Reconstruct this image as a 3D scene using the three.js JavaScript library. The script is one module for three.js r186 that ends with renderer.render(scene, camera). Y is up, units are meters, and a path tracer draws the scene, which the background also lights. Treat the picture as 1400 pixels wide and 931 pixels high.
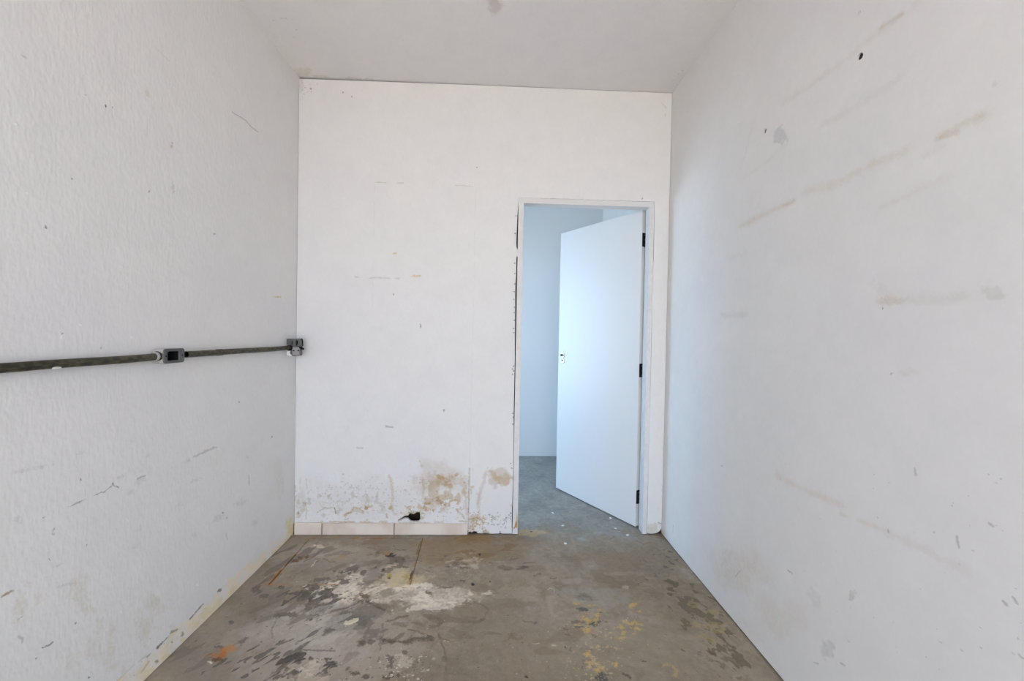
import * as THREE from 'three';
import { RoundedBoxGeometry } from 'three/addons/geometries/RoundedBoxGeometry.js';
import { mergeGeometries } from 'three/addons/utils/BufferGeometryUtils.js';
import { RectAreaLightUniformsLib } from 'three/addons/lights/RectAreaLightUniformsLib.js';

// ------------------------------------------------------------------ camera, sky, sun, exposure
const scene = new THREE.Scene();
const FOCAL = 546.885, FW = 1400, FH = 931;                       // a 14 mm lens on a 36 mm frame
const camera = new THREE.PerspectiveCamera(2 * Math.atan(FH / 2 / FOCAL) * 180 / Math.PI, FW / FH, 0.05, 200);
camera.rotation.order = 'YXZ';
camera.position.set(0, 1.264, 0);
camera.rotation.set(-0.0140, -0.0373, 0.0188);
camera.updateMatrixWorld(true);
const renderer = new THREE.WebGLRenderer({ antialias: true });
renderer.toneMapping = THREE.LinearToneMapping;
renderer.toneMappingExposure = 0.95;
renderer.shadowMap.enabled = true;
RectAreaLightUniformsLib.init();

// room dimensions in metres: the camera stands at the origin, the partition is in front of it at -z
const xL = -1.2385, xR = 1.0796, H = 2.8135, zB = -2.5135, zB2 = -2.6185, zF = -4.1617, zR = 1.9, T = 0.15;
const OPEN = { x0: -1.10, x1: 0.98, y1: 2.55 };                     // the open shop entrance behind the camera
const WIN = { z0: -4.08, z1: -3.2, y0: 0.5, y1: 2.1 };           // the glazed opening in the side wall of the further room

scene.background = new THREE.Color().setRGB(0.60, 0.75, 0.985);     // clear blue sky
scene.backgroundIntensity = 5.7;
const sun = new THREE.DirectionalLight(new THREE.Color().setRGB(1, 0.92, 0.84), 24);
sun.position.set(9, 14, -1.5); sun.target.position.set(0, 0, 6);    // high, from the side: it reaches the pavement, not the room
sun.castShadow = true;
Object.assign(sun.shadow.camera, { left: -16, right: 16, top: 16, bottom: -16, near: 0.5, far: 50 });
sun.shadow.mapSize.set(4096, 4096); sun.shadow.bias = -0.0005;
scene.add(sun, sun.target);
// soft daylight carried in by the two openings, each light as large as its opening
function daylight(w, h, rgb, power, pos, look) {
  const l = new THREE.RectAreaLight(new THREE.Color().setRGB(...rgb), power, w, h);
  l.position.set(...pos); l.lookAt(...look); scene.add(l); return l;
}
daylight(OPEN.x1 - OPEN.x0, OPEN.y1, [1.0, 0.965, 0.975], 1.0, [(OPEN.x0 + OPEN.x1) / 2, OPEN.y1 / 2, zR + 0.07], [(OPEN.x0 + OPEN.x1) / 2, OPEN.y1 / 2, -5]);
daylight(WIN.z1 - WIN.z0, WIN.y1 - WIN.y0, [0.12, 0.55, 1.0], 4.0, [xL - 0.08, (WIN.y0 + WIN.y1) / 2, (WIN.z0 + WIN.z1) / 2], [5, (WIN.y0 + WIN.y1) / 2, (WIN.z0 + WIN.z1) / 2]);

// ------------------------------------------------------------------ helpers
const taken = new Map();
function numbered(n) { const k = taken.get(n) ?? 0; taken.set(n, k + 1); return k ? n + '_' + String(k).padStart(3, '0') : n; }
function tag(o, label, category, kind, group) {
  o.userData.label = label; o.userData.category = category;
  if (kind) o.userData.kind = kind;
  if (group) o.userData.group = group;
  return o;
}
function mesh(name, geo, mat, parent = scene) {
  const m = new THREE.Mesh(geo, mat); m.name = parent === scene ? numbered(name) : name;
  m.castShadow = m.receiveShadow = true; parent.add(m); return m;
}
function group(name, pos = [0, 0, 0]) { const g = new THREE.Group(); g.name = numbered(name); g.position.set(...pos); scene.add(g); return g; }
function box(x0, x1, y0, y1, z0, z1) { const g = new THREE.BoxGeometry(x1 - x0, y1 - y0, z1 - z0); g.translate((x0 + x1) / 2, (y0 + y1) / 2, (z0 + z1) / 2); return g; }
function rbox(x0, x1, y0, y1, z0, z1, r = 0.002, s = 2) { const g = new RoundedBoxGeometry(x1 - x0, y1 - y0, z1 - z0, s, r); g.translate((x0 + x1) / 2, (y0 + y1) / 2, (z0 + z1) / 2); return g; }
const plain = (g) => { const n = g.index ? g.toNonIndexed() : g; for (const k of Object.keys(n.attributes)) if (!['position', 'normal', 'uv'].includes(k)) n.deleteAttribute(k); return n; };
const merge = (list) => mergeGeometries(list.map(plain));
function shapeOf(pts, holes = []) {
  const s = new THREE.Shape(pts.map(([x, y]) => new THREE.Vector2(x, y)));
  for (const h of holes) s.holes.push(new THREE.Path(h.map(([x, y]) => new THREE.Vector2(x, y))));
  return s;
}
const rect = (a0, b0, a1, b1) => [[a0, b0], [a1, b0], [a1, b1], [a0, b1]];
function slab(pts, depth, holes) { return new THREE.ExtrudeGeometry(shapeOf(pts, holes), { depth, bevelEnabled: false }); }
// planar uv in the frame of a painted surface: a, b are the names of the axes
function planar(g, a, b, S) {
  const p = g.attributes.position, uv = new Float32Array(p.count * 2), at = { x: 0, y: 1, z: 2 };
  for (let i = 0; i < p.count; i++) {
    uv[2 * i] = (p.array[3 * i + at[a]] - S.a0) / S.W; uv[2 * i + 1] = (p.array[3 * i + at[b]] - S.b0) / S.Hh;
  }
  g.setAttribute('uv', new THREE.BufferAttribute(uv, 2)); return g;
}
// photograph pixel -> point on a plane of the room
const eye = camera.position.clone();
function ray(px, py) { return new THREE.Vector3((px - 700) / FOCAL, (465.5 - py) / FOCAL, -1).applyQuaternion(camera.quaternion); }
function hit(px, py, axis, v) { const r = ray(px, py), t = (v - eye[axis]) / r[axis]; return r.multiplyScalar(t).add(eye); }
const onFloor = (px, py) => { const p = hit(px, py, 'y', 0); return [p.x, p.z]; };
const onBack = (px, py) => { const p = hit(px, py, 'z', zB); return [p.x, p.y]; };
const onLeft = (px, py) => { const p = hit(px, py, 'x', xL); return [p.z, p.y]; };
const onRight = (px, py) => { const p = hit(px, py, 'x', xR); return [p.z, p.y]; };
const onCeil = (px, py) => { const p = hit(px, py, 'y', H); return [p.x, p.z]; };

// ------------------------------------------------------------------ procedural paint
function hash(x, y, s) { let h = Math.imul(x, 374761393) ^ Math.imul(y, 668265263) ^ Math.imul(s, 1442695041); h = Math.imul(h ^ (h >>> 13), 1274126177); h ^= h >>> 16; return (h >>> 0) / 4294967296; }
function noise(x, y, s = 1) {
  const xi = Math.floor(x), yi = Math.floor(y), fx = x - xi, fy = y - yi, u = fx * fx * (3 - 2 * fx), v = fy * fy * (3 - 2 * fy);
  const a = hash(xi, yi, s), b = hash(xi + 1, yi, s), c = hash(xi, yi + 1, s), d = hash(xi + 1, yi + 1, s);
  return a + (b - a) * u + (c - a) * v + (a - b - c + d) * u * v;
}
function fbm(x, y, s, o = 4) { let v = 0, w = 0.5, n = 0; for (let i = 0; i < o; i++) { v += noise(x, y, s + i * 17) * w; n += w; w *= 0.5; x = x * 2.03 + 3.1; y = y * 2.03 + 1.7; } return v / n; }
const smooth = (a, b, x) => { const t = Math.min(1, Math.max(0, (x - a) / (b - a))); return t * t * (3 - 2 * t); };
let seed = 7; const rnd = () => { seed = (Math.imul(seed, 1664525) + 1013904223) >>> 0; return seed / 4294967296; };
const hex = (c) => [(c >> 16 & 255) / 255, (c >> 8 & 255) / 255, (c & 255) / 255];

class Paint {                                                     // colour and relief of one surface, in metres
  constructor(a0, b0, W, Hh, res, map) {
    Object.assign(this, { a0, b0, W, Hh, res, map, strength: 1 }); this.w = Math.round(W * res); this.h = Math.round(Hh * res);
    this.c = new Float32Array(this.w * this.h * 3); this.z = new Float32Array(this.w * this.h).fill(0.5);
  }
  each(f) { for (let j = 0; j < this.h; j++) for (let i = 0; i < this.w; i++) f(this.a0 + (i + 0.5) / this.res, this.b0 + (j + 0.5) / this.res, j * this.w + i); }
  mix(k, col, t, dz = 0) { t *= this.strength; const c = this.c, i = 3 * k; c[i] += (col[0] - c[i]) * t; c[i + 1] += (col[1] - c[i + 1]) * t; c[i + 2] += (col[2] - c[i + 2]) * t; this.z[k] += dz * t; }
  span(a0, b0, a1, b1, f) {
    const i0 = Math.max(0, Math.floor((a0 - this.a0) * this.res)), i1 = Math.min(this.w - 1, Math.ceil((a1 - this.a0) * this.res));
    const j0 = Math.max(0, Math.floor((b0 - this.b0) * this.res)), j1 = Math.min(this.h - 1, Math.ceil((b1 - this.b0) * this.res));
    for (let j = j0; j <= j1; j++) for (let i = i0; i <= i1; i++) f(this.a0 + (i + 0.5) / this.res, this.b0 + (j + 0.5) / this.res, j * this.w + i);
  }
  // a ragged blotch: centre and half axes in photograph pixels, the ragged edge in metres
  blot(px, py, wx, wy, col, alpha = 1, { amp = 0.9, freq = 18, edge = 0.35, dz = 0, tilt = 0, grain = 0 } = {}) {
    const m = this.map, [ca, cb] = m(px, py), ct = Math.cos(tilt), st = Math.sin(tilt);
    const [ua, ub] = m(px + wx * ct, py + wx * st), [va, vb] = m(px - wy * st, py + wy * ct);
    const A = [ua - ca, ub - cb], B = [va - ca, vb - cb], det = A[0] * B[1] - A[1] * B[0]; if (Math.abs(det) < 1e-9) return;
    const ra = (Math.abs(A[0]) + Math.abs(B[0])) * 1.7, rb = (Math.abs(A[1]) + Math.abs(B[1])) * 1.7, s = (Math.abs(px * 31 + py * 57) | 0) % 997, cc = typeof col === 'number' ? hex(col) : col;
    freq = Math.max(freq, 0.9 / Math.max(0.002, Math.min(Math.hypot(...A), Math.hypot(...B))));
    const rag = Math.min(0.03, 0.7 * Math.min(Math.hypot(...A), Math.hypot(...B)));
    this.span(ca - ra, cb - rb, ca + ra, cb + rb, (a, b, k) => {
      const w1 = (noise(a * freq * 2.1, b * freq * 2.1, s + 1) - 0.5) * rag + (noise(a * 310, b * 310, s + 2) - 0.5) * 0.006, w2 = (noise(a * freq * 2.1 + 40, b * freq * 2.1, s + 3) - 0.5) * rag + (noise(a * 310, b * 310 + 40, s + 4) - 0.5) * 0.006;
      const x = a - ca + w1, y = b - cb + w2, u = (x * B[1] - y * B[0]) / det, v = (A[0] * y - A[1] * x) / det;
      const d = Math.sqrt(u * u + v * v) + (fbm(a * freq, b * freq, s, 4) - 0.5) * 2.4 * amp + (noise(a * freq * 6, b * freq * 6, s) - 0.5) * 0.5 * amp;
      let t = (1 - smooth(1 - edge, 1 + edge, d)) * alpha;
      if (t > 0) t *= (1 - grain + grain * smooth(0.38, 0.62, fbm(a * 90, b * 90, s + 5, 4))) * (0.78 + 0.22 * fbm(a * 220, b * 220, s + 6, 2));
      if (t > 0) this.mix(k, cc, t, dz);
    });
  }
  // a wandering line through photograph pixels; width in metres; gaps breaks it up
  line(pts, width, col, alpha = 1, { gaps = 0, jit = 0.004, dz = 0, soft = 0.6, freq = 40, shift = 0 } = {}) {
    const P = pts.map(([x, y]) => this.map(x, y)), s = (Math.abs(pts[0][0] * 13 + pts[0][1] * 29) | 0) % 991, cc = typeof col === 'number' ? hex(col) : col, pad = width * 2.5 + jit * 2;
    let a0 = 1e9, b0 = 1e9, a1 = -1e9, b1 = -1e9; for (const [a, b] of P) { a0 = Math.min(a0, a); a1 = Math.max(a1, a); b0 = Math.min(b0, b); b1 = Math.max(b1, b); }
    this.span(a0 - pad, b0 - pad, a1 + pad, b1 + pad, (a, b, k) => {
      const x = a + (fbm(a * freq, b * freq, s, 5) - 0.5) * 2.6 * jit + (noise(a * 330, b * 330, s) - 0.5) * width * 0.6, y = b + (fbm(a * freq + 9, b * freq + 4, s, 5) - 0.5) * 2.6 * jit + (noise(a * 330 + 7, b * 330, s) - 0.5) * width * 0.6;
      let d = 1e9;
      for (let q = 0; q + 1 < P.length; q++) {
        const [x0, y0] = P[q], dx = P[q + 1][0] - x0, dy = P[q + 1][1] - y0, t = Math.min(1, Math.max(0, ((x - x0) * dx + (y - y0) * dy) / (dx * dx + dy * dy + 1e-12)));
        d = Math.min(d, Math.hypot(x - x0 - dx * t, y - y0 - dy * t));
      }
      let w = width / 2 * (0.25 + 1.3 * fbm(a * freq * 1.1, b * freq * 1.1, s + 3, 3));
      if (gaps) w *= smooth(gaps - 0.12, gaps + 0.12, noise(a * 26 + 5, b * 26, s + 7));
      let t = w > 1e-5 ? (soft > 0.75 ? Math.exp(-((d / w / 1.3) ** 2)) * (0.35 + 0.65 * fbm(a * 60, b * 60, s + 9, 3)) : 1 - smooth(w * (1 - soft), w * (1 + soft), d)) * alpha : 0;
      if (t > 0) this.mix(k, cc, t * (0.6 + 0.4 * noise(a * 160, b * 160, s + 4)), dz);
    });
  }
  // islands of worn matter inside a soft-edged area: centre and half axes in photograph pixels, grain size in metres
  field(px, py, wx, wy, col, alpha, { size = 0.03, thr = 0.55, soft = 0.05, dz = 0, tilt = 0, stretch = 1, dir = 0, salt = 0 } = {}) {
    const m = this.map, [ca, cb] = m(px, py), ct = Math.cos(tilt), st = Math.sin(tilt), [ua, ub] = m(px + wx * ct, py + wx * st), [va, vb] = m(px - wy * st, py + wy * ct);
    const A = [ua - ca, ub - cb], B = [va - ca, vb - cb], det = A[0] * B[1] - A[1] * B[0]; if (Math.abs(det) < 1e-9) return;
    const ra = (Math.abs(A[0]) + Math.abs(B[0])) * 1.3, rb = (Math.abs(A[1]) + Math.abs(B[1])) * 1.3, s = ((Math.abs(px * 17 + py * 41) | 0) + salt) % 983, cc = typeof col === 'number' ? hex(col) : col, f = 1 / size, cd = Math.cos(dir), sd = Math.sin(dir);
    this.span(ca - ra, cb - rb, ca + ra, cb + rb, (a, b, k) => {
      const x = a - ca, y = b - cb, u = (x * B[1] - y * B[0]) / det, v = (A[0] * y - A[1] * x) / det, d = Math.sqrt(u * u + v * v); if (d > 1.3) return;
      const p = (a * cd + b * sd) * f / stretch, q = (b * cd - a * sd) * f, n = fbm(p + 0.6 * noise(p * 2, q * 2, s + 9), q, s, 6) - 0.28 * Math.max(0, d - 0.35) ;
      const t = smooth(thr, thr + soft, n) * alpha; if (t > 0) this.mix(k, cc, t * (0.7 + 0.3 * noise(a * 240, b * 240, s + 5)), dz);
    });
  }
  // loose specks inside a box of photograph pixels; radii in metres
  specks(x0, y0, x1, y1, n, r0, r1, col, alpha = 1, dz = 0) {
    const cc = typeof col === 'number' ? hex(col) : col;
    for (let q = 0; q < n; q++) {
      const [a, b] = this.map(x0 + rnd() * (x1 - x0), y0 + rnd() * (y1 - y0)), r = r0 + (r1 - r0) * rnd() * rnd(), e = 0.6 + rnd() * 1.2, s = q % 50;
      this.span(a - 2 * r, b - 2 * r, a + 2 * r, b + 2 * r, (u, v, k) => {
        const d = Math.hypot((u - a) / r / e, (v - b) / r * e) + (noise(u * 300, v * 300, s) - 0.5) * 0.7;
        const t = (1 - smooth(0.75, 1.2, d)) * alpha; if (t > 0) this.mix(k, cc, t, dz);
      });
    }
  }
  textures() {
    const n = this.w * this.h, C = new Uint8Array(n * 4), B = new Uint8Array(n * 4), q = (v) => Math.max(0, Math.min(255, Math.round(v * 255)));
    for (let k = 0; k < n; k++) {
      const dth = (hash(k, 3, 11) - 0.5) / 255;
      C[4 * k] = q(this.c[3 * k] + dth); C[4 * k + 1] = q(this.c[3 * k + 1] + dth); C[4 * k + 2] = q(this.c[3 * k + 2] + dth); C[4 * k + 3] = 255;
      B[4 * k] = B[4 * k + 1] = B[4 * k + 2] = q(this.z[k] + dth * 2); B[4 * k + 3] = 255;
    }
    const make = (d) => { const t = new THREE.DataTexture(d, this.w, this.h); t.magFilter = THREE.LinearFilter; t.minFilter = THREE.LinearMipmapLinearFilter; t.generateMipmaps = true; t.wrapS = t.wrapT = THREE.MirroredRepeatWrapping; t.needsUpdate = true; return t; };
    const map = make(C); map.colorSpace = THREE.SRGBColorSpace; this.c = this.z = null;
    return { map, bumpMap: make(B) };
  }
}
const lin = (v) => (v <= 0.04045 ? v / 12.92 : ((v + 0.055) / 1.055) ** 2.4), srgb = (v) => (v <= 0.0031308 ? v * 12.92 : 1.055 * v ** (1 / 2.4) - 0.055);
const gain = (c, k) => hex(c).map((v) => srgb(Math.min(0.95, lin(v) * k)));

// ---- floor: worn cement screed with scraped patches, salts, glue and rust
const KF = 1.45, F = (c) => gain(c, KF).map((v, i) => v * [1.0, 0.988, 0.955][i]);
const floorPaint = new Paint(xL - 0.01, zF - 0.01, xR - xL + 0.02, -1.0 - zF + 0.01, 600, onFloor);
{
  const P = floorPaint, g1 = F(0x867b6e), g2 = F(0x74695b), g3 = F(0x8c867f), g4 = F(0x7d7a77);
  P.each((x, z, k) => {
    const n1 = fbm(x * 2.3 + 4, z * 2.3, 3, 4), n2 = fbm(x * 9, z * 9, 21, 4), n3 = fbm(x * 55, z * 55, 41, 3), n4 = noise(x * 240, z * 240, 51);
    const t = smooth(0.38, 0.62, n1 * 0.6 + n2 * 0.4);
    let c = g1.map((v, i) => v + (g2[i] - v) * t);
    const room = smooth(-0.12, 0.12, zB - 0.02 - z + (n2 - 0.5) * 0.5);                          // beyond the door the screed is greyer
    const grey = room, m = 0.905 + n3 * 0.19 + (n4 - 0.5) * 0.08 + (n2 - 0.5) * 0.24;
    for (let i = 0; i < 3; i++) P.c[3 * k + i] = (c[i] + (g4[i] - c[i]) * grey) * m;
    P.z[k] = 0.5 + (n2 - 0.5) * 0.22 + (n3 - 0.5) * 0.14 + (n4 - 0.5) * 0.05;
  });
  // scraped pale screed along the left side
  const pale = F(0x99928b), pale2 = F(0xa19a93), mid = F(0x827970), dark = F(0x5c554f), deep = F(0x3d3733), white = F(0xc3bab0), rust = F(0x9a5a26), tan = F(0xa58a5e), brown = F(0x7a6245);
  P.blot(330, 870, 120, 60, F(0x888079), 0.75, { amp: 0.7, freq: 5, edge: 0.3, grain: 0.25 });
  P.blot(470, 880, 110, 55, F(0x958d85), 0.7, { amp: 0.8, freq: 6, edge: 0.3, grain: 0.3 });
  P.blot(480, 765, 95, 26, F(0x91897f), 0.6, { amp: 0.6, freq: 7, edge: 0.3, grain: 0.3 });
  P.blot(425, 860, 60, 32, F(0xa29d9a), 0.7, { amp: 0.9, freq: 7, edge: 0.5, grain: 0.3 });
  P.blot(455, 845, 35, 22, pale2, 0.55, { amp: 0.9, freq: 9, grain: 0.4 });
  P.blot(380, 745, 60, 14, F(0x7b726b), 0.6, { amp: 0.7, freq: 9, grain: 0.3 });
  P.blot(335, 812, 45, 30, F(0x756c64), 0.6, { amp: 0.8, freq: 9, grain: 0.3 });
  P.blot(255, 905, 55, 35, F(0x71675f), 0.55, { amp: 0.7, freq: 8, grain: 0.3 });
  P.blot(420, 765, 32, 13, F(0x9a948c), 0.6, { amp: 0.7, freq: 8, grain: 0.3 });
  P.blot(460, 752, 40, 12, F(0xa0988c), 0.55, { amp: 0.7, freq: 8, grain: 0.2 });
  P.blot(430, 773, 16, 14, F(0x7c746b), 0.6, { amp: 0.7, freq: 12, grain: 0.3 });
  // white salts and lime running from the patch towards the middle of the room
  P.blot(470, 812, 34, 10, white, 0.85, { amp: 1.0, freq: 14, edge: 0.25, grain: 0.45, dz: 0.06 });
  P.blot(483, 797, 14, 22, white, 0.85, { amp: 0.9, freq: 16, edge: 0.25, grain: 0.4, tilt: 0.5, dz: 0.08 });
  P.blot(455, 803, 22, 8, white, 0.7, { amp: 1.0, freq: 20, edge: 0.25, grain: 0.5, dz: 0.05 });
  P.blot(560, 812, 62, 12, white, 0.8, { amp: 0.9, freq: 11, edge: 0.35, grain: 0.45 });
  P.blot(600, 822, 45, 9, F(0xcac2b8), 0.8, { amp: 0.9, freq: 14, edge: 0.35, grain: 0.5 });
  P.blot(635, 812, 30, 10, F(0xb9b0a6), 0.55, { amp: 0.9, freq: 14, edge: 0.5, grain: 0.5 });
  P.blot(545, 803, 32, 5, F(0xd0c8be), 0.7, { amp: 0.9, freq: 16, grain: 0.4 });
  P.blot(640, 762, 22, 10, F(0xaaa193), 0.5, { amp: 1.0, freq: 18, grain: 0.6 });
  P.blot(575, 800, 20, 3, F(0xd8d2c8), 0.75, { amp: 0.7, freq: 20 });
  // rotten pale mound near the drain patch, with holes
  P.blot(540, 782, 26, 16, F(0xb0a48f), 0.85, { amp: 0.6, freq: 12, edge: 0.2, grain: 0.2, dz: 0.12 });
  P.blot(510, 776, 20, 14, F(0x837a72), 0.75, { amp: 0.7, freq: 12, edge: 0.2 });
  P.blot(549, 790, 24, 10, F(0xb6a988), 0.7, { amp: 0.8, freq: 16, edge: 0.3 });
  P.blot(532, 787, 4, 3.4, F(0x8f7f3c), 0.8, { amp: 0.6, freq: 40 }); P.blot(556, 788, 4, 3.6, F(0x948443), 0.8, { amp: 0.6, freq: 40 });
  for (const [x, y, r] of [[524, 778.5, 2.3], [532, 790, 2.1], [514, 775.5, 1.5], [542.5, 766.5, 1.8], [552, 764.5, 1.6]]) P.blot(x, y, r, r * 0.8, deep, 1, { amp: 0.4, freq: 60, dz: -0.3 });
  P.blot(534, 759, 6.5, 2.6, F(0x2e2820), 1, { amp: 0.6, freq: 40, dz: -0.3 }); P.blot(529, 756, 4, 2.5, F(0xb98a4c), 0.9, { amp: 0.5, freq: 50 });
  P.blot(520, 753, 20, 5, F(0x69594a), 0.75, { amp: 0.9, freq: 20, grain: 0.4 }); P.blot(558, 764, 20, 5, F(0x675f54), 0.7, { amp: 0.9, freq: 24, grain: 0.5 });
  P.blot(528, 768, 42, 4, F(0x746a63), 0.6, { amp: 0.9, freq: 20 }); P.blot(552, 745, 30, 7, F(0x7b7266), 0.6, { amp: 0.8, freq: 12, grain: 0.4 });
  P.blot(510, 741, 14, 3, F(0x7a5f50), 0.6, { amp: 0.8, freq: 20 });
  // brown damp film in front of the skirting
  P.blot(640, 750, 78, 20, F(0x7e6a50), 0.75, { amp: 0.7, freq: 6, edge: 0.4, grain: 0.3 });
  P.blot(655, 737, 45, 6, F(0x775d3c), 0.8, { amp: 0.7, freq: 10, edge: 0.4, grain: 0.3 });
  P.blot(690, 762, 30, 10, F(0x756650), 0.6, { amp: 0.8, freq: 10, grain: 0.3 });
  P.blot(850, 765, 60, 14, F(0x75634f), 0.65, { amp: 0.9, freq: 7, edge: 0.4, grain: 0.35 });
  P.blot(880, 800, 70, 30, F(0x746550), 0.55, { amp: 0.9, freq: 6, edge: 0.4, grain: 0.35 });
  P.blot(700, 845, 90, 50, F(0x887c6d), 0.4, { amp: 0.8, freq: 5, edge: 0.4, grain: 0.3 });
  P.blot(790, 900, 110, 60, F(0x7d725f), 0.45, { amp: 0.8, freq: 5, edge: 0.4, grain: 0.3 });
  P.blot(810, 815, 40, 12, F(0x8b8880), 0.6, { amp: 0.8, freq: 9, grain: 0.2 });
  P.blot(900, 870, 60, 30, F(0x7a6f5d), 0.55, { amp: 0.8, freq: 8, grain: 0.3 });
  P.blot(720, 775, 60, 14, F(0x8a7f72), 0.45, { amp: 0.8, freq: 8, grain: 0.2 });
  // tan strip of old sill in the doorway
  P.blot(724, 728.5, 20, 4.5, F(0xa08f70), 0.85, { amp: 0.45, freq: 22, edge: 0.2, grain: 0.2, dz: 0.1 });
  P.blot(726.5, 726.8, 1.5, 0.8, F(0x4d3b26), 0.9, { amp: 0.3, freq: 60 });
  // dark, wet looking hollow
  P.blot(472, 849, 34, 13, F(0x5d5a56), 0.9, { amp: 0.45, freq: 10, edge: 0.16, dz: -0.2, tilt: -0.18, grain: 0.12 });
  P.blot(500, 836, 30, 10, F(0x67625a), 0.8, { amp: 0.7, freq: 12, edge: 0.2, dz: -0.12, tilt: -0.25, grain: 0.25 });
  P.blot(485, 862, 30, 7, F(0x77716a), 0.6, { amp: 0.9, freq: 14, grain: 0.4 });
  P.line([[434, 850], [434, 843], [440, 840], [455, 835], [478, 830], [493, 822], [500, 822], [513, 828], [522, 832]], 0.014, dark, 0.9, { gaps: 0.25, jit: 0.008, dz: -0.2 });
  P.line([[444, 868], [446, 862], [462, 860], [478, 854]], 0.013, dark, 0.9, { jit: 0.006, dz: -0.2 });
  P.line([[500, 822], [511, 826], [524, 833]], 0.02, F(0x5a4e40), 0.85, { jit: 0.008, dz: -0.15 });
  // dark pits where the skin has come off
  for (const [x, y, w, h] of [[424, 803, 10, 4], [416, 812, 5, 5], [428, 822, 8, 5], [436, 830, 7, 4], [443, 814, 6, 4], [446, 829, 6, 3], [459, 815, 6, 3], [432, 838, 8, 3], [458, 800, 3, 2], [421, 828, 6, 4], [448, 806, 4, 2],
    [385, 803, 5, 3], [352, 808, 7, 5], [362, 815, 5, 3], [395, 840, 12, 2.5], [380, 842, 6, 3], [440, 792, 8, 3], [497, 783, 6, 4], [486, 776, 5, 5], [478, 780, 4, 4], [470, 795, 7, 4]])
    P.blot(x, y, w, h, dark, 0.9, { amp: 0.9, freq: 30, edge: 0.2, dz: -0.25 });
  for (const [x, y, w, h] of [[420, 909, 5, 3], [442, 904, 6, 4], [445, 901, 8, 1.5], [404, 923, 5, 5], [398, 920, 9, 6], [425, 900, 3, 2], [455, 909, 9, 4], [440, 922, 12, 4], [500, 925, 4, 3], [535, 922, 4, 3], [485, 920, 6, 2], [530, 927, 4, 2], [544, 924, 3, 2], [524, 925, 2, 2]])
    P.blot(x, y, w, h, F(0x4b443d), 0.9, { amp: 0.8, freq: 28, edge: 0.2, dz: -0.3 });
  P.blot(437, 915, 18, 7, F(0x827a73), 0.85, { amp: 0.6, freq: 20, tilt: -0.5, edge: 0.2 });
  P.blot(425, 925, 30, 9, F(0xab9f92), 0.65, { amp: 0.9, freq: 14, grain: 0.3 });
  // dark wear, lower left, and finer pitting everywhere the skin is gone
  const wear = F(0x544f4a), wear2 = F(0x665f58);
  P.field(390, 895, 95, 48, wear, 0.8, { size: 0.035, thr: 0.555, dz: -0.15, stretch: 2.8, dir: -0.9 }); P.field(360, 905, 80, 40, F(0x4a4540), 0.8, { size: 0.02, thr: 0.585, dz: -0.2, stretch: 2, dir: -0.9, salt: 3 });
  P.field(420, 905, 60, 30, F(0x3f3a35), 0.9, { size: 0.035, thr: 0.585, soft: 0.03, dz: -0.3, stretch: 1.6, dir: -0.8 }); P.field(270, 905, 70, 34, wear2, 0.7, { size: 0.035, thr: 0.55, stretch: 3, dir: -1.0 });
  P.field(430, 815, 50, 26, F(0x4d4741), 0.9, { size: 0.035, thr: 0.545, soft: 0.03, dz: -0.3, stretch: 1.5, dir: -0.9 }); P.field(400, 830, 70, 26, wear2, 0.7, { size: 0.05, thr: 0.53, stretch: 2, dir: -0.8 });
  P.field(385, 765, 55, 34, F(0x5f5750), 0.75, { size: 0.05, thr: 0.53, stretch: 2.6, dir: -1.2 }); P.field(470, 765, 100, 32, F(0x6b6159), 0.65, { size: 0.055, thr: 0.54, stretch: 2, dir: -0.6 });
  P.field(540, 770, 60, 30, F(0x5a5148), 0.7, { size: 0.04, thr: 0.565, stretch: 1.8, dir: 0.3 }); P.field(500, 860, 60, 26, F(0x5f5850), 0.7, { size: 0.04, thr: 0.55, stretch: 1.8, dir: -0.7 });
  P.field(520, 900, 70, 34, F(0x544c43), 0.75, { size: 0.03, thr: 0.58, dz: -0.2, stretch: 1.3, dir: 0.5 }); P.field(600, 860, 80, 34, F(0x655a4c), 0.6, { size: 0.05, thr: 0.56, stretch: 2.8, dir: 0.2 });
  P.field(470, 805, 48, 22, F(0xd2cac1), 0.8, { size: 0.03, thr: 0.50, dz: 0.1, stretch: 1.4, dir: -0.8 }); P.field(575, 815, 80, 20, F(0xcfc7bd), 0.75, { size: 0.04, thr: 0.50, dz: 0.06, stretch: 1.6, dir: 0.1 });
  P.field(430, 915, 40, 18, F(0xb8ada1), 0.75, { size: 0.04, thr: 0.53, dz: 0.1, stretch: 1.5, dir: -0.9 }); P.field(440, 855, 60, 30, F(0xaaa5a0), 0.6, { size: 0.05, thr: 0.52, stretch: 1.6, dir: -0.6 }); P.field(560, 905, 50, 26, F(0xb3a99d), 0.55, { size: 0.03, thr: 0.54 });
  P.field(700, 800, 130, 60, F(0x6d604f), 0.5, { size: 0.09, thr: 0.55, soft: 0.1, stretch: 1.6 }); P.field(860, 800, 130, 60, F(0x695b49), 0.5, { size: 0.08, thr: 0.54, soft: 0.1, stretch: 1.5 }); P.field(780, 890, 150, 50, F(0x685c4a), 0.5, { size: 0.08, thr: 0.54, soft: 0.1, stretch: 1.6, salt: 5 });
  P.field(760, 790, 160, 60, F(0x998e80), 0.45, { size: 0.07, thr: 0.56, soft: 0.1, stretch: 1.6, salt: 8 }); P.field(900, 860, 90, 60, F(0x908470), 0.4, { size: 0.05, thr: 0.57, soft: 0.08, salt: 4 });
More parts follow.
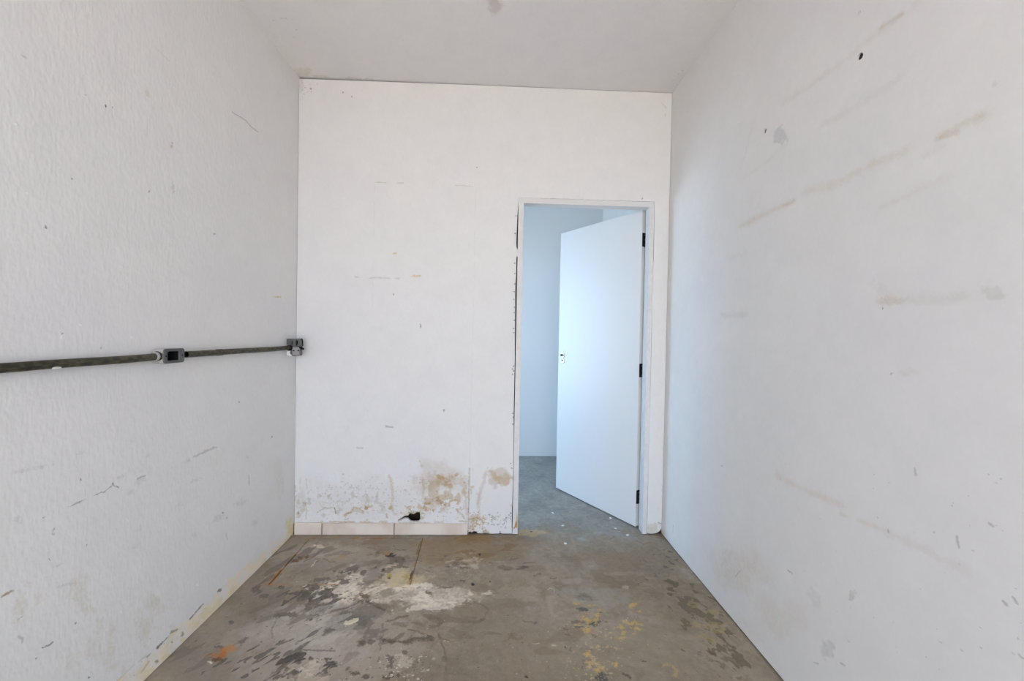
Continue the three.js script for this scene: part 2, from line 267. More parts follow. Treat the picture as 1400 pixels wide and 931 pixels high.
  P.field(650, 750, 90, 20, F(0x6b5233), 0.55, { size: 0.06, thr: 0.53, soft: 0.1, stretch: 2 }); P.field(640, 768, 30, 18, F(0x5d5345), 0.75, { size: 0.03, thr: 0.56, stretch: 1.6 }); P.field(635, 770, 34, 18, F(0xb5ab9b), 0.6, { size: 0.025, thr: 0.57, salt: 6 });
  P.field(690, 770, 40, 14, F(0x5f5446), 0.6, { size: 0.035, thr: 0.56, stretch: 2 }); P.field(800, 700, 110, 40, F(0x6d6c6b), 0.5, { size: 0.08, thr: 0.56, soft: 0.1 }); P.field(790, 680, 100, 50, F(0x95938f), 0.4, { size: 0.07, thr: 0.57, soft: 0.1, salt: 2 });
  // rust: the big stain, the joint lines, drips
  P.field(300, 894, 24, 13, rust, 0.95, { size: 0.03, thr: 0.46, soft: 0.05, stretch: 1.6, dir: -0.7 }); P.blot(297, 896, 11, 4, rust, 0.8, { amp: 0.9, freq: 30, edge: 0.3, grain: 0.5 }); P.blot(314, 886, 10, 4.5, F(0xa4703f), 0.85, { amp: 0.8, freq: 24, tilt: -0.4, grain: 0.2 });
  P.blot(297, 902, 9, 2.5, F(0x55361c), 0.8, { amp: 0.8, freq: 30 }); P.blot(287, 905, 3, 2, F(0xd8d0c4), 0.9, { amp: 0.6, freq: 40 }); P.blot(331, 876, 10, 3, F(0x5d5852), 0.85, { amp: 0.7, freq: 20, tilt: -0.5 });
  P.blot(300, 884, 7, 2, F(0x5a5049), 0.8, { amp: 0.8, freq: 24 }); P.blot(316, 851, 4, 2, F(0x544d47), 0.9, { amp: 0.5, freq: 30 });
  P.line([[424, 735], [417, 742], [400, 762], [384, 780], [368, 798]], 0.020, F(0x9a7348), 0.6, { gaps: 0.35, jit: 0.006 });
  P.line([[386, 778], [376, 789], [368, 798]], 0.020, F(0x9a6432), 0.75, { jit: 0.008, gaps: 0.3 }); P.line([[418, 741], [408, 753], [392, 771], [368, 799]], 0.007, F(0x5d3c20), 0.85, { gaps: 0.35, jit: 0.004 });
  P.line([[368, 799], [400, 799.5], [440, 799], [470, 798.5]], 0.012, F(0xa07044), 0.8, { gaps: 0.42, jit: 0.004 }); P.line([[425, 735], [470, 735], [520, 736]], 0.02, F(0x8d6038), 0.7, { gaps: 0.45, jit: 0.006 });
  P.line([[579, 736], [572, 758], [566, 775], [560, 797]], 0.022, F(0x8a6b3f), 0.7, { gaps: 0.3, jit: 0.006 }); P.line([[564, 781], [560.5, 792]], 0.012, F(0x33261a), 0.9, { jit: 0.003 });
  P.line([[575, 740], [570, 757]], 0.008, F(0x5d4524), 0.8, { jit: 0.003 });
  for (let q = 0; q < 7; q++) P.blot(400 + rnd() * 25, 757 + rnd() * 10, 1.6 + rnd() * 2, 1 + rnd(), F(0x5a4028), 0.8, { amp: 0.7, freq: 40 });
  P.blot(467, 761, 6, 1.4, F(0xa78357), 0.7, { tilt: -0.5, amp: 0.6, freq: 40 }); P.line([[425, 775], [432, 766]], 0.008, F(0xcdbcae), 0.8); P.blot(436, 746, 7, 2.4, F(0xd9cbba), 0.8, { amp: 0.9, freq: 40, grain: 0.4 });
  P.line([[432, 764], [440, 762.5], [452, 768], [458, 768]], 0.008, F(0x625950), 0.7, { jit: 0.004 });
  // tan crumbs in the hollow
  P.blot(480, 852, 9, 2, F(0xd8c49a), 0.9, { amp: 0.8, freq: 50, tilt: -0.3 });
  // pockets and cracks in the middle
  for (const [x, y, w, h] of [[624, 771, 5, 2.6], [636, 776, 6, 1.8], [612, 775, 5, 1.5], [587, 810, 4, 2.5], [610, 803, 9, 1.3], [609, 760, 3, 1.6], [632, 794, 5, 1.4]]) P.blot(x, y, w, h, F(0x62574b), 0.9, { amp: 0.7, freq: 30, edge: 0.25, dz: -0.15 });
  P.blot(530, 811, 9, 6, F(0x857b6c), 0.9, { amp: 0.7, freq: 16, edge: 0.2 }); P.blot(500, 815, 6, 2.5, F(0x594b3c), 0.9, { amp: 0.6, freq: 30, dz: -0.1 });
  for (const [x, y, r] of [[646.5, 798.8, 1.8], [656, 758, 1.4], [670, 795, 0.9], [719.5, 925, 2.0], [773, 885, 0.9], [715, 878, 0.8]]) P.blot(x, y, r, r, F(0x231c16), 1, { amp: 0.3, freq: 60, dz: -0.3 });
  P.line([[690, 780], [700, 778.5], [712, 777.5], [720, 775]], 0.016, F(0x544a40), 0.9, { gaps: 0.25, jit: 0.006, dz: -0.15 }); P.blot(717, 776, 5, 2.2, F(0x584d43), 0.9, { amp: 0.7, freq: 30 });
  P.line([[668, 772], [676, 768], [690, 768]], 0.012, F(0x9c9184), 0.7, { gaps: 0.3 }); P.blot(737, 785, 3, 1.6, F(0x5c5249), 0.8); P.blot(731, 787, 2.4, 1.2, F(0x5c5249), 0.7); P.blot(756, 790.5, 4, 1, F(0x5f4d41), 0.8);
  P.line([[749, 806], [753, 803.5], [758, 806], [757, 810]], 0.007, F(0xaaa092), 0.7); P.line([[740, 761.5], [790, 761.5]], 0.007, F(0x645c54), 0.6, { gaps: 0.45 });
  P.line([[530, 849], [540, 847], [546, 843], [556, 843]], 0.016, F(0x5c5042), 0.85, { gaps: 0.25, jit: 0.008 }); P.line([[588, 844], [602, 847], [604, 851], [598, 856], [590, 858]], 0.018, F(0x625545), 0.8, { jit: 0.006 });
  P.line([[520, 874], [533, 875], [545, 879], [560, 876], [572, 873], [585, 872], [593, 874]], 0.022, F(0x4a4033), 0.9, { gaps: 0.32, jit: 0.012, dz: -0.2 }); P.line([[557, 861], [570, 863], [585, 869], [594, 873]], 0.008, F(0x5a4f42), 0.8, { jit: 0.006 });
  P.line([[599, 866], [604, 878], [607, 888], [610, 902], [611, 920]], 0.008, F(0x5d5347), 0.75, { gaps: 0.3, jit: 0.006, dz: -0.15 }); P.blot(608, 900, 4, 3, F(0x675c4e), 0.7); P.blot(620, 921, 8, 2.2, F(0x6b604f), 0.7);
  P.line([[522, 852], [524, 868], [520, 880], [517, 905]], 0.007, F(0x5d5347), 0.7, { gaps: 0.35, jit: 0.008 }); P.line([[606, 874], [620, 877.5]], 0.007, F(0x5d5347), 0.7); P.blot(495, 879, 5, 3, F(0x504638), 0.85, { amp: 0.7, freq: 30 }); P.blot(478, 898, 12, 4, F(0x756c62), 0.7, { tilt: -0.6 });
  P.line([[650, 824], [662, 828], [668, 836], [664, 843], [655, 849], [643, 851]], 0.014, F(0x5f5446), 0.8, { gaps: 0.38, jit: 0.012 }); P.blot(659, 847, 4, 2.6, F(0x574d40), 0.85); P.blot(645, 835, 22, 10, F(0x7a6e5e), 0.5, { amp: 0.7, freq: 12, grain: 0.3 });
  P.line([[408, 888.5], [425, 889], [440, 889.5], [458, 889.5]], 0.009, F(0x5f5855), 0.85, { gaps: 0.3, jit: 0.003 }); P.line([[405, 889.5], [412, 886]], 0.01, dark, 0.9);
  P.line([[378, 838], [377, 850], [372, 860], [372, 873]], 0.006, F(0x6a6661), 0.6, { gaps: 0.3 }); P.line([[350, 846], [380, 845], [420, 858], [450, 858]], 0.005, F(0x76716c), 0.6, { gaps: 0.4, jit: 0.012 });
  P.blot(702, 871, 8, 4, F(0x5d5344), 0.75, { amp: 0.9, freq: 22, grain: 0.4 }); P.blot(732, 852, 2, 2, F(0x4c4a52), 0.85); P.line([[715, 849], [728, 851]], 0.01, F(0x63594c), 0.7); P.blot(700, 870, 14, 3, F(0x6c6151), 0.5, { tilt: -0.4 });
  P.line([[728, 879.5], [738, 879.5]], 0.006, F(0xb5a68d), 0.9); P.blot(757, 882, 4, 1.3, F(0xb3a695), 0.8, { amp: 0.8, freq: 50 });
  // yellow glue and dark spots on the right
  for (const [x, y, w, h] of [[796, 833, 8, 2.6], [808, 850, 4, 2.6]]) P.blot(x, y, w, h, F(0x4b4a47), 0.95, { amp: 0.35, freq: 30, edge: 0.15, dz: -0.1, tilt: 0.15 });
  P.blot(810, 851, 8, 5, F(0x4d4a48), 0.9, { amp: 0.7, freq: 30, edge: 0.2 }); P.blot(823, 926, 9, 7, F(0x45423d), 0.95, { amp: 0.7, freq: 26, edge: 0.2 }); P.blot(793, 857, 9, 2, F(0x564d3f), 0.8); P.blot(800, 816, 10, 4, F(0x635d57), 0.7, { amp: 0.9, freq: 40, grain: 0.6 });
  P.field(808, 845, 22, 28, F(0xae9158), 0.85, { size: 0.022, thr: 0.56, dz: 0.08 }); P.field(815, 905, 28, 34, F(0xaa9467), 0.75, { size: 0.02, thr: 0.575, dz: 0.06 }); P.field(862, 855, 22, 34, F(0xb0945c), 0.75, { size: 0.022, thr: 0.585, dz: 0.06 }); P.field(800, 870, 40, 60, F(0x54493a), 0.6, { size: 0.03, thr: 0.58 });
  P.specks(786, 825, 820, 865, 26, 0.003, 0.010, tan, 0.85, 0.08); P.specks(800, 860, 850, 931, 60, 0.002, 0.008, F(0xa8977a), 0.7, 0.05); P.specks(770, 845, 830, 931, 90, 0.0015, 0.005, F(0xa59a8a), 0.6, 0.04);
  for (const [x, y, w, h] of [[867, 826, 6, 3.4], [862, 830, 3, 2], [862, 853, 5, 1.8], [869, 859, 8, 2.6], [846, 858, 5, 1.5], [849, 872, 6, 1.6], [843, 886, 5, 1.4], [803, 893, 4, 3], [818, 916, 4, 3], [842, 908, 2.4, 3], [843, 911, 2, 3], [803, 861, 7, 3], [788, 825, 4, 2]]) P.blot(x, y, w, h, F(0xb2935a), 0.9, { amp: 0.9, freq: 34, edge: 0.25, dz: 0.08, grain: 0.2 });
  P.line([[903, 912], [912, 909], [920, 911], [926, 917], [923, 924]], 0.014, F(0x9e875a), 0.8, { gaps: 0.3, jit: 0.006 }); P.line([[853, 921], [861, 926]], 0.012, F(0x3f3427), 0.9); P.blot(880, 904, 3, 1.2, F(0x4a4032), 0.8);
  P.specks(660, 740, 900, 931, 120, 0.001, 0.0028, F(0xc3b9aa), 0.85, 0.05); P.specks(640, 740, 1040, 931, 130, 0.0012, 0.004, F(0x4f4539), 0.75, -0.05); P.specks(400, 735, 640, 931, 130, 0.0012, 0.004, F(0xc0b8ae), 0.7, 0.05); P.specks(230, 780, 640, 931, 220, 0.0015, 0.005, F(0x554e47), 0.7, -0.1);
  P.specks(440, 780, 500, 825, 60, 0.003, 0.010, F(0x5d554d), 0.85, -0.2); P.specks(525, 895, 580, 931, 60, 0.0015, 0.005, F(0x5a5450), 0.8, -0.1); P.specks(525, 895, 590, 931, 50, 0.0015, 0.005, F(0xc8c1ba), 0.7, 0.05); P.specks(620, 755, 645, 790, 40, 0.001, 0.004, F(0xbcb2a2), 0.7, 0.05);
  // greasy dark film along the right wall
  P.field(955, 840, 50, 44, F(0x4f4430), 0.65, { size: 0.035, thr: 0.515, soft: 0.06, tilt: 0.75, stretch: 1.4, dir: 1.2 }); P.field(1000, 885, 60, 30, F(0x4d4230), 0.65, { size: 0.03, thr: 0.545, soft: 0.06, tilt: 0.8, stretch: 1.5, dir: 1.2 }); P.field(925, 805, 30, 22, F(0x4a3f2c), 0.75, { size: 0.035, thr: 0.54, soft: 0.05, tilt: 0.7 });
  P.field(985, 900, 45, 26, F(0x5b5344), 0.6, { size: 0.03, thr: 0.54, tilt: 0.5 }); P.field(905, 765, 34, 40, F(0x4a4238), 0.7, { size: 0.03, thr: 0.57, soft: 0.04, tilt: 0.8 }); P.field(970, 850, 50, 40, F(0x94835a), 0.5, { size: 0.04, thr: 0.57, soft: 0.04, tilt: 0.7, salt: 7 });
  P.line([[970, 838], [985, 838], [993, 846]], 0.008, F(0x8d7c52), 0.7, { jit: 0.01 }); P.line([[965, 843], [975, 852], [1000, 850]], 0.008, F(0x8d7c52), 0.6, { jit: 0.01 });
  P.line([[838, 750], [844, 755]], 0.006, F(0x4f453a), 0.8); P.line([[832, 738], [841, 733]], 0.006, F(0x5a5550), 0.6); P.blot(856, 802, 4, 2, F(0xa59b8c), 0.7, { amp: 0.7, freq: 40 }); P.line([[870, 739], [880, 744], [892, 741]], 0.012, F(0x6d5a4a), 0.6, { gaps: 0.3 });
  P.specks(715, 640, 875, 725, 26, 0.003, 0.010, F(0x939aa0), 0.45, 0.02); P.specks(715, 630, 875, 725, 30, 0.002, 0.006, F(0x5f6468), 0.6, -0.05);
}
const floorTex = floorPaint.textures();
console.log('floor painted');

// ---- white painted walls
const KW = 1.42, W_ = (c) => gain(c, KW), WHITE = [0.93, 0.920, 0.906];
function whiteBase(P, { coarse, fine, streak, tone = WHITE }) {
  P.each((a, b, k) => {
    const n1 = fbm(a * 1.7, b * 1.7, 61, 3), n2 = fbm(a * 14, b * 14, 71, 4), n3 = fbm(a * 95, b * 60, 81, 3), n4 = fbm(a * 180, b * 42, 91, 2);
    const m = 0.985 + (n1 - 0.5) * 0.03 + (n2 - 0.5) * 0.022 + (n3 - 0.5) * 0.014;
    for (let i = 0; i < 3; i++) P.c[3 * k + i] = tone[i] * m * (i === 2 ? 1 - (n1 - 0.5) * 0.02 : 1);
    P.z[k] = 0.5 + (n2 - 0.5) * coarse + (n3 - 0.5) * fine + (n4 - 0.5) * streak;
  });
}
const backPaint = new Paint(xL, 0, xR - xL, H, 560, onBack);
{
  const P = backPaint, Wb = (c) => c; P.strength = 0.74; whiteBase(P, { coarse: 0.30, fine: 0.12, streak: 0 });
  const tan = Wb(0xbfa888), tan2 = Wb(0xc8b8a2), tan3 = Wb(0xcdc3b5), brown = Wb(0x9a7040), dark = Wb(0x5f4a34), clean = WHITE;
  // rising damp, in tide marks
  P.blot(600, 660, 40, 26, tan2, 0.5, { amp: 0.55, freq: 8, edge: 0.3, grain: 0.25 }); P.blot(500, 690, 95, 24, Wb(0xcfc8be), 0.35, { amp: 0.8, freq: 7, edge: 0.4, grain: 0.4 });
  P.blot(605, 655, 32, 9, tan2, 0.8, { amp: 0.7, freq: 14, edge: 0.35, grain: 0.35 }); P.blot(608, 661, 11, 5, tan, 0.85, { amp: 0.7, freq: 22, edge: 0.3, grain: 0.4 }); P.blot(583, 662, 8, 8, tan2, 0.7, { amp: 0.9, freq: 20, grain: 0.4 });
  P.blot(607, 675, 22, 6, clean, 0.8, { amp: 0.4, freq: 14, edge: 0.25 }); P.blot(588, 691, 9, 9, tan, 0.75, { amp: 0.8, freq: 24, edge: 0.25, grain: 0.6 }); P.blot(584, 684, 6, 5, tan2, 0.7, { grain: 0.4 }); P.blot(608, 694, 6, 6, tan, 0.7, { amp: 0.9, freq: 24, grain: 0.5 });
  P.line([[614, 691], [617, 685], [622, 682.5], [628, 686], [626, 690]], 0.018, Wb(0xb98f57), 0.85, { jit: 0.008, gaps: 0.2 }); P.line([[578, 655], [579, 668], [577, 682], [579, 700]], 0.016, tan, 0.6, { gaps: 0.3, jit: 0.008 }); P.line([[626, 698], [632, 704], [634, 708]], 0.016, tan, 0.7, { jit: 0.008 });
  P.line([[532, 650], [535, 662], [537, 676], [536, 690], [538, 699], [540, 703]], 0.018, Wb(0xc9b697), 0.75, { jit: 0.006, gaps: 0.15 }); P.blot(534, 694, 3, 2.4, brown, 0.7, { amp: 0.7, freq: 40 });
  P.line([[635, 655], [636, 675], [637, 695], [639, 705]], 0.022, tan2, 0.75, { gaps: 0.25, jit: 0.008 }); P.blot(634, 672, 3, 6, Wb(0xae8753), 0.6, { grain: 0.5 });
  P.line([[640.5, 700], [641, 670], [641.5, 640]], 0.006, Wb(0x9b8c78), 0.8, { jit: 0.002 }); P.line([[642, 640], [644, 560], [646, 470], [648, 380], [650, 260]], 0.005, Wb(0xcfcac4), 0.3, { gaps: 0.25, jit: 0.002 });
  P.field(600, 672, 44, 40, Wb(0xb99d77), 0.7, { size: 0.05, thr: 0.51, soft: 0.12, stretch: 1.3, dir: 1.57 }); P.field(605, 658, 36, 14, Wb(0xb08a58), 0.65, { size: 0.03, thr: 0.53, soft: 0.1 }); P.field(595, 692, 40, 20, Wb(0xa67f4c), 0.75, { size: 0.025, thr: 0.56, soft: 0.06, dz: -0.1 });
  P.field(480, 690, 80, 26, Wb(0xb9ab98), 0.6, { size: 0.03, thr: 0.55, soft: 0.08 }); P.field(480, 675, 90, 36, Wb(0xa99a84), 0.45, { size: 0.014, thr: 0.63, soft: 0.04, dz: -0.1 }); P.field(520, 700, 60, 14, Wb(0xa88557), 0.6, { size: 0.03, thr: 0.58, soft: 0.05 });
  P.field(675, 712, 32, 14, Wb(0x9c9184), 0.65, { size: 0.016, thr: 0.575, soft: 0.04, dz: -0.25 }); P.field(648, 715, 14, 16, Wb(0xa8763c), 0.8, { size: 0.025, thr: 0.54, soft: 0.06, dz: -0.2 }); P.field(410, 690, 14, 40, Wb(0xb7a58c), 0.6, { size: 0.03, thr: 0.53, soft: 0.08 }); P.field(684, 652, 22, 18, Wb(0xb48f60), 0.6, { size: 0.04, thr: 0.53, soft: 0.12 });
  // tan panel near the frame
  P.blot(683, 652, 18, 13, tan2, 0.8, { amp: 0.25, freq: 18, edge: 0.14, grain: 0.15 }); P.blot(688, 655, 11, 7, Wb(0xc6a880), 0.7, { amp: 0.6, freq: 18, edge: 0.4, grain: 0.3 });
  P.line([[664, 645], [661, 662], [657, 672], [654, 690], [656, 704]], 0.020, tan3, 0.8, { jit: 0.006 }); P.line([[655, 674], [653, 690]], 0.014, tan2, 0.7, { jit: 0.004 }); P.blot(702, 690, 3, 12, tan2, 0.7, { grain: 0.3 });
  // peeled film above the floor
  P.specks(668, 703, 702, 716, 40, 0.002, 0.006, Wb(0x8d8880), 0.8, -0.3); P.specks(540, 655, 640, 712, 90, 0.002, 0.006, Wb(0xa88458), 0.6, -0.1); P.specks(410, 650, 545, 712, 110, 0.0015, 0.0055, Wb(0xad9d88), 0.5, -0.1); P.specks(642, 700, 665, 730, 30, 0.003, 0.009, Wb(0xb8884e), 0.7, -0.2);
  P.line([[640, 709], [650, 708], [658, 709.5], [662, 715]], 0.012, Wb(0xa07f57), 0.85, { jit: 0.006 }); P.blot(645, 720, 5, 11, tan2, 0.75, { amp: 0.8, freq: 24, grain: 0.4 }); P.blot(650, 710, 14, 4, tan2, 0.6, { grain: 0.4 }); P.blot(664, 728, 4, 3, Wb(0x9a8a5c), 0.8); P.blot(649, 729, 3, 2, dark, 0.9); P.blot(641, 729, 2, 3, dark, 0.9); P.blot(684, 727, 1, 1, dark, 0.9);
  P.line([[440, 712.5], [470, 713.5], [500, 714], [530, 713.5]], 0.012, Wb(0xb9966a), 0.75, { gaps: 0.3, jit: 0.003 }); P.line([[545, 714], [600, 714], [638, 712.5]], 0.010, Wb(0xa88c68), 0.6, { gaps: 0.3, jit: 0.004 });
  P.blot(416, 688, 3, 2, Wb(0xa08057), 0.7, { amp: 0.7, freq: 30 }); P.line([[418, 690], [419.5, 700], [418, 709]], 0.010, tan2, 0.8, { jit: 0.005 }); P.blot(408, 701, 1.3, 1.3, Wb(0x6b5d4f), 0.9); P.blot(410, 690, 7, 24, tan3, 0.6, { amp: 0.7, freq: 14, grain: 0.4 }); P.line([[411, 653], [410, 668]], 0.008, tan2, 0.6, { gaps: 0.3 }); P.line([[419, 655], [420, 668]], 0.008, tan2, 0.6, { gaps: 0.3 });
  P.line([[434, 700], [441, 696], [450, 694], [457, 694], [459, 702]], 0.008, Wb(0xb4a793), 0.8, { jit: 0.006, gaps: 0.2 }); P.line([[457, 694], [459.5, 702]], 0.008, Wb(0x8f7d62), 0.8);
  P.line([[471, 704], [479, 700.5], [484, 694], [492, 696], [498, 699], [502, 693], [508, 692]], 0.010, Wb(0xb29162), 0.8, { jit: 0.006, gaps: 0.25 }); P.blot(477, 701.5, 4, 1.2, Wb(0xa9905f), 0.8); P.blot(500, 695, 2, 2.6, Wb(0x93703f), 0.7); P.blot(502, 683, 8, 4, tan3, 0.6, { grain: 0.5 }); P.blot(525, 699, 6, 3, tan3, 0.7, { grain: 0.3 });
  P.line([[440, 687], [450, 688], [462, 686]], 0.006, tan2, 0.6, { gaps: 0.3 }); P.line([[467, 686], [475, 685]], 0.008, tan2, 0.6);
  P.line([[545, 711], [550, 707.5], [556, 705]], 0.012, dark, 0.85, { jit: 0.004 }); P.blot(565, 702, 9, 3, Wb(0x8a7a48), 0.8, { amp: 0.8, freq: 36 }); P.blot(577, 708, 3, 3, tan, 0.8, { amp: 0.8, freq: 36 }); P.blot(550, 702, 6, 2, tan2, 0.6, { grain: 0.3 });
  // marks and fillings higher up
  P.blot(540, 346.5, 2.6, 1.2, Wb(0xc3a560), 0.8, { amp: 0.6, freq: 50 }); P.blot(569, 377, 6, 1.2, Wb(0xc9aa6c), 0.8, { amp: 0.6, freq: 40 }); P.line([[486, 378.5], [500, 380], [520, 379.5], [546, 380]], 0.010, Wb(0xb4afab), 0.55, { gaps: 0.3 });
  P.line([[512, 249], [552, 250.5]], 0.006, Wb(0xb2a394), 0.55, { gaps: 0.35 }); P.line([[622, 253], [650, 254.5], [650, 262]], 0.006, Wb(0xb5aca1), 0.55, { gaps: 0.2 }); P.line([[512, 250], [511, 330], [509, 420]], 0.004, Wb(0xbab6b1), 0.3, { gaps: 0.4 });
  for (const [x, y, r] of [[425, 121, 1.1], [469, 126, 0.9], [481, 132, 0.8], [538, 402, 1.1], [607, 561, 1.3], [652, 229, 0.7], [575, 446, 0.9], [878, 271, 0.9], [829, 278, 0.8]]) P.blot(x, y, r, r * 1.3, Wb(0x83796e), 0.85, { amp: 0.4, freq: 60, dz: -0.2 });
  P.line([[528, 583], [537, 584]], 0.010, Wb(0x8f8d8c), 0.8); P.line([[488, 612], [496, 612.5]], 0.010, Wb(0xa5a3a2), 0.7); P.line([[575, 443], [575, 449]], 0.006, Wb(0x857e78), 0.8);
  for (const [x, y] of [[705, 295], [704.6, 319], [703.6, 360], [703.8, 374], [703.8, 388], [702.8, 399], [702.4, 409], [703.4, 420], [702.8, 427], [703, 438], [702, 449], [702.2, 455], [702, 500.5], [700.6, 504.5], [702, 507], [700.6, 511.5], [701, 565], [701.4, 570.5], [701, 580], [698.4, 633.7], [699.4, 640], [698.4, 701.5]]) P.blot(x, y, 0.85, 0.95, Wb(0x5d5852), 0.95, { amp: 0.2, freq: 80, dz: -0.25 });
  P.line([[716, 271.5], [740, 271], [800, 273], [840, 274.5], [890, 275.5]], 0.004, Wb(0x9c948c), 0.5, { gaps: 0.3, jit: 0.002 }); P.line([[905, 140], [912, 150], [909, 158]], 0.006, Wb(0xb0a79d), 0.5, { gaps: 0.3, jit: 0.01 });
  P.blot(890, 726, 14, 8, Wb(0xc9b99f), 0.7, { amp: 0.7, freq: 18, grain: 0.3 }); P.line([[899, 714], [905, 716]], 0.007, Wb(0x857a70), 0.8); P.blot(909, 680, 3, 40, Wb(0xbdb09f), 0.5, { amp: 0.7, freq: 16, grain: 0.3 });
  P.blot(412, 118, 3, 14, Wb(0xaaa193), 0.5, { amp: 0.8, freq: 24, grain: 0.4 }); P.specks(408, 106, 440, 130, 8, 0.002, 0.005, Wb(0x847a6b), 0.7);
}
const backTex = backPaint.textures();
console.log('partition painted');

const leftPaint = new Paint(zB, 0, 1.75, H, 700, onLeft);
{
  const P = leftPaint; whiteBase(P, { coarse: 0.42, fine: 0.42, streak: 0.28 });
  // peeled strip at the foot of the wall: top edge wanders
  const top = [[404, 716], [380, 737], [345, 768], [318, 790], [300, 806], [279, 825], [260, 845], [237, 864], [216, 885.5], [202, 897], [160, 934], [120, 968], [60, 1020]].map(([x, y]) => onLeft(x, y)).sort((p, q) => p[0] - q[0]);
  const edge = (z) => { for (let i = 0; i + 1 < top.length; i++) if (z <= top[i + 1][0]) { const t = (z - top[i][0]) / (top[i + 1][0] - top[i][0]); return top[i][1] + (top[i + 1][1] - top[i][1]) * Math.max(0, t); } return top.at(-1)[1]; };
  const cream = W_(0xcfc3ad), cream2 = W_(0xc6b98f);
  P.span(zB, 0, 0, 0.4, (z, y, k) => {
    const e = edge(z) + (fbm(z * 24, y * 24, 5, 6) - 0.5) * 0.06, t = 1 - smooth(-0.004, 0.004, y - e), n = fbm(z * 22, y * 22, 9, 4);
    if (t > 0) { P.mix(k, cream, t * (0.25 + 0.7 * smooth(0.35, 0.65, n)), 0); P.z[k] -= 0.22 * t; }
  });
  // yellowed patches of bare filler, as they lie along the strip
  for (const [x, y, w, h] of [[392, 740, 5, 3], [378, 753, 7, 3], [362, 768, 6, 3], [318, 806, 6, 3], [300, 824, 9, 4], [283, 838, 10, 5], [266, 855, 9, 4], [250, 874, 5, 3], [226, 898, 7, 3], [205, 920, 8, 4]]) P.blot(x, y, w, h, cream2, 0.75, { amp: 0.9, freq: 24, edge: 0.3, tilt: -0.78, grain: 0.35 });
  P.blot(399, 722, 6, 16, W_(0xc0ac72), 0.7, { amp: 0.7, freq: 22, grain: 0.3 }); P.line([[401, 731], [403, 724]], 0.016, W_(0x5d4526), 0.9, { jit: 0.004 }); P.line([[398, 733], [396, 738]], 0.012, W_(0xa88a3c), 0.9);
  const D = W_(0x6b6259);
  for (const seg of [[[202, 897], [209, 891], [216, 885]], [[216, 885], [226, 875], [236, 864]], [[260, 846], [268, 836], [280, 824]], [[234, 865], [242, 861]]]) P.line(seg, 0.009, D, 0.9, { gaps: 0.2, jit: 0.004, dz: -0.3 });
  P.blot(300, 807, 3.4, 1.8, W_(0x6b645d), 0.9, { tilt: -0.6, amp: 0.5, freq: 40, dz: -0.2 }); P.blot(250, 867, 4, 2, W_(0x8d7d60), 0.85, { tilt: -0.7, amp: 0.6, freq: 40, dz: -0.2 }); P.blot(214, 904, 2, 2.4, W_(0x84745a), 0.85); P.blot(235, 878, 1.2, 1, W_(0x8d7d60), 0.8); P.line([[195, 917], [203, 905]], 0.010, W_(0xa58f6b), 0.7, { gaps: 0.3 });
  P.specks(180, 870, 260, 931, 30, 0.001, 0.004, W_(0x8d806c), 0.7); P.line([[160, 931], [180, 912], [200, 897]], 0.006, W_(0xa9a198), 0.6, { gaps: 0.3 });
  // hairline cracks and scratches
  P.line([[59, 708], [76, 699.5], [94, 693], [115.5, 683], [142, 673], [155, 663], [162, 666]], 0.0034, W_(0x85827f), 0.85, { gaps: 0.36, jit: 0.004, dz: -0.2 }); P.line([[188, 654], [199, 650]], 0.006, W_(0x8a8784), 0.8, { gaps: 0.2 });
  P.line([[265, 624], [280, 617], [297, 611]], 0.010, W_(0xa19e9c), 0.8, { gaps: 0.4, jit: 0.006 }); P.line([[318, 154], [326, 159], [336, 165], [343, 173], [353, 181]], 0.006, W_(0x9b948b), 0.8, { jit: 0.003 }); P.line([[206, 59], [220, 72], [232, 84]], 0.006, W_(0xb3b0a3), 0.5, { gaps: 0.3 });
  P.line([[15, 71], [25, 75], [36, 80]], 0.005, W_(0x9c9c9a), 0.6, { gaps: 0.25 }); P.line([[57, 886], [65, 883], [73, 878]], 0.005, W_(0x6d6c6c), 0.9); P.line([[5, 813], [16, 808]], 0.006, W_(0x8a7a63), 0.9); P.line([[72, 725], [75, 722], [72, 730], [75, 729]], 0.006, W_(0x8e8c8a), 0.8); P.line([[25, 846], [30, 843]], 0.004, W_(0x8d8d8d), 0.8); P.line([[24, 870], [30, 874], [29, 880]], 0.004, W_(0x9a9a9a), 0.7);
  for (const [x, y, r, c] of [[154, 147, 0.9, 0x837e75], [63, 311, 1.8, 0x7d7a76], [117, 130, 1, 0x9b978e], [98, 245, 1.0, 0x8f8c88], [85, 456, 1.2, 0x77736f], [138, 476, 0.9, 0x7d7974], [204, 262, 1.4, 0x96928c], [293, 320, 1.3, 0x9b958d], [103, 852, 1.2, 0x62605e], [122, 926, 1.3, 0x6b6966], [50, 900, 1, 0x75716e], [305, 701, 1, 0x75716c], [372, 597, 1.2, 0x8b857f], [327, 549, 1, 0x8f8a86], [154, 661, 1.3, 0x6b6966], [110, 656, 1.3, 0x85827f], [68, 765, 1.2, 0x8c8a89], [118, 745, 1, 0x96938f], [310, 708, 1.0, 0x9a9692]]) P.blot(x, y, r, r, W_(c), 0.9, { amp: 0.3, freq: 70, dz: -0.15 });
  P.blot(235, 199, 1.4, 4, W_(0xa79c86), 0.7); P.blot(380, 406, 4, 1, W_(0xb49d72), 0.8, { amp: 0.7, freq: 50 }); P.blot(237, 257, 1.6, 6, W_(0xa5a29c), 0.5); P.blot(202, 126, 2, 6, W_(0xb2a99b), 0.5); P.line([[340, 650], [341, 663]], 0.008, W_(0xa29b93), 0.7, { gaps: 0.3 }); P.line([[309, 728], [311, 738]], 0.006, W_(0xa6a29d), 0.7);
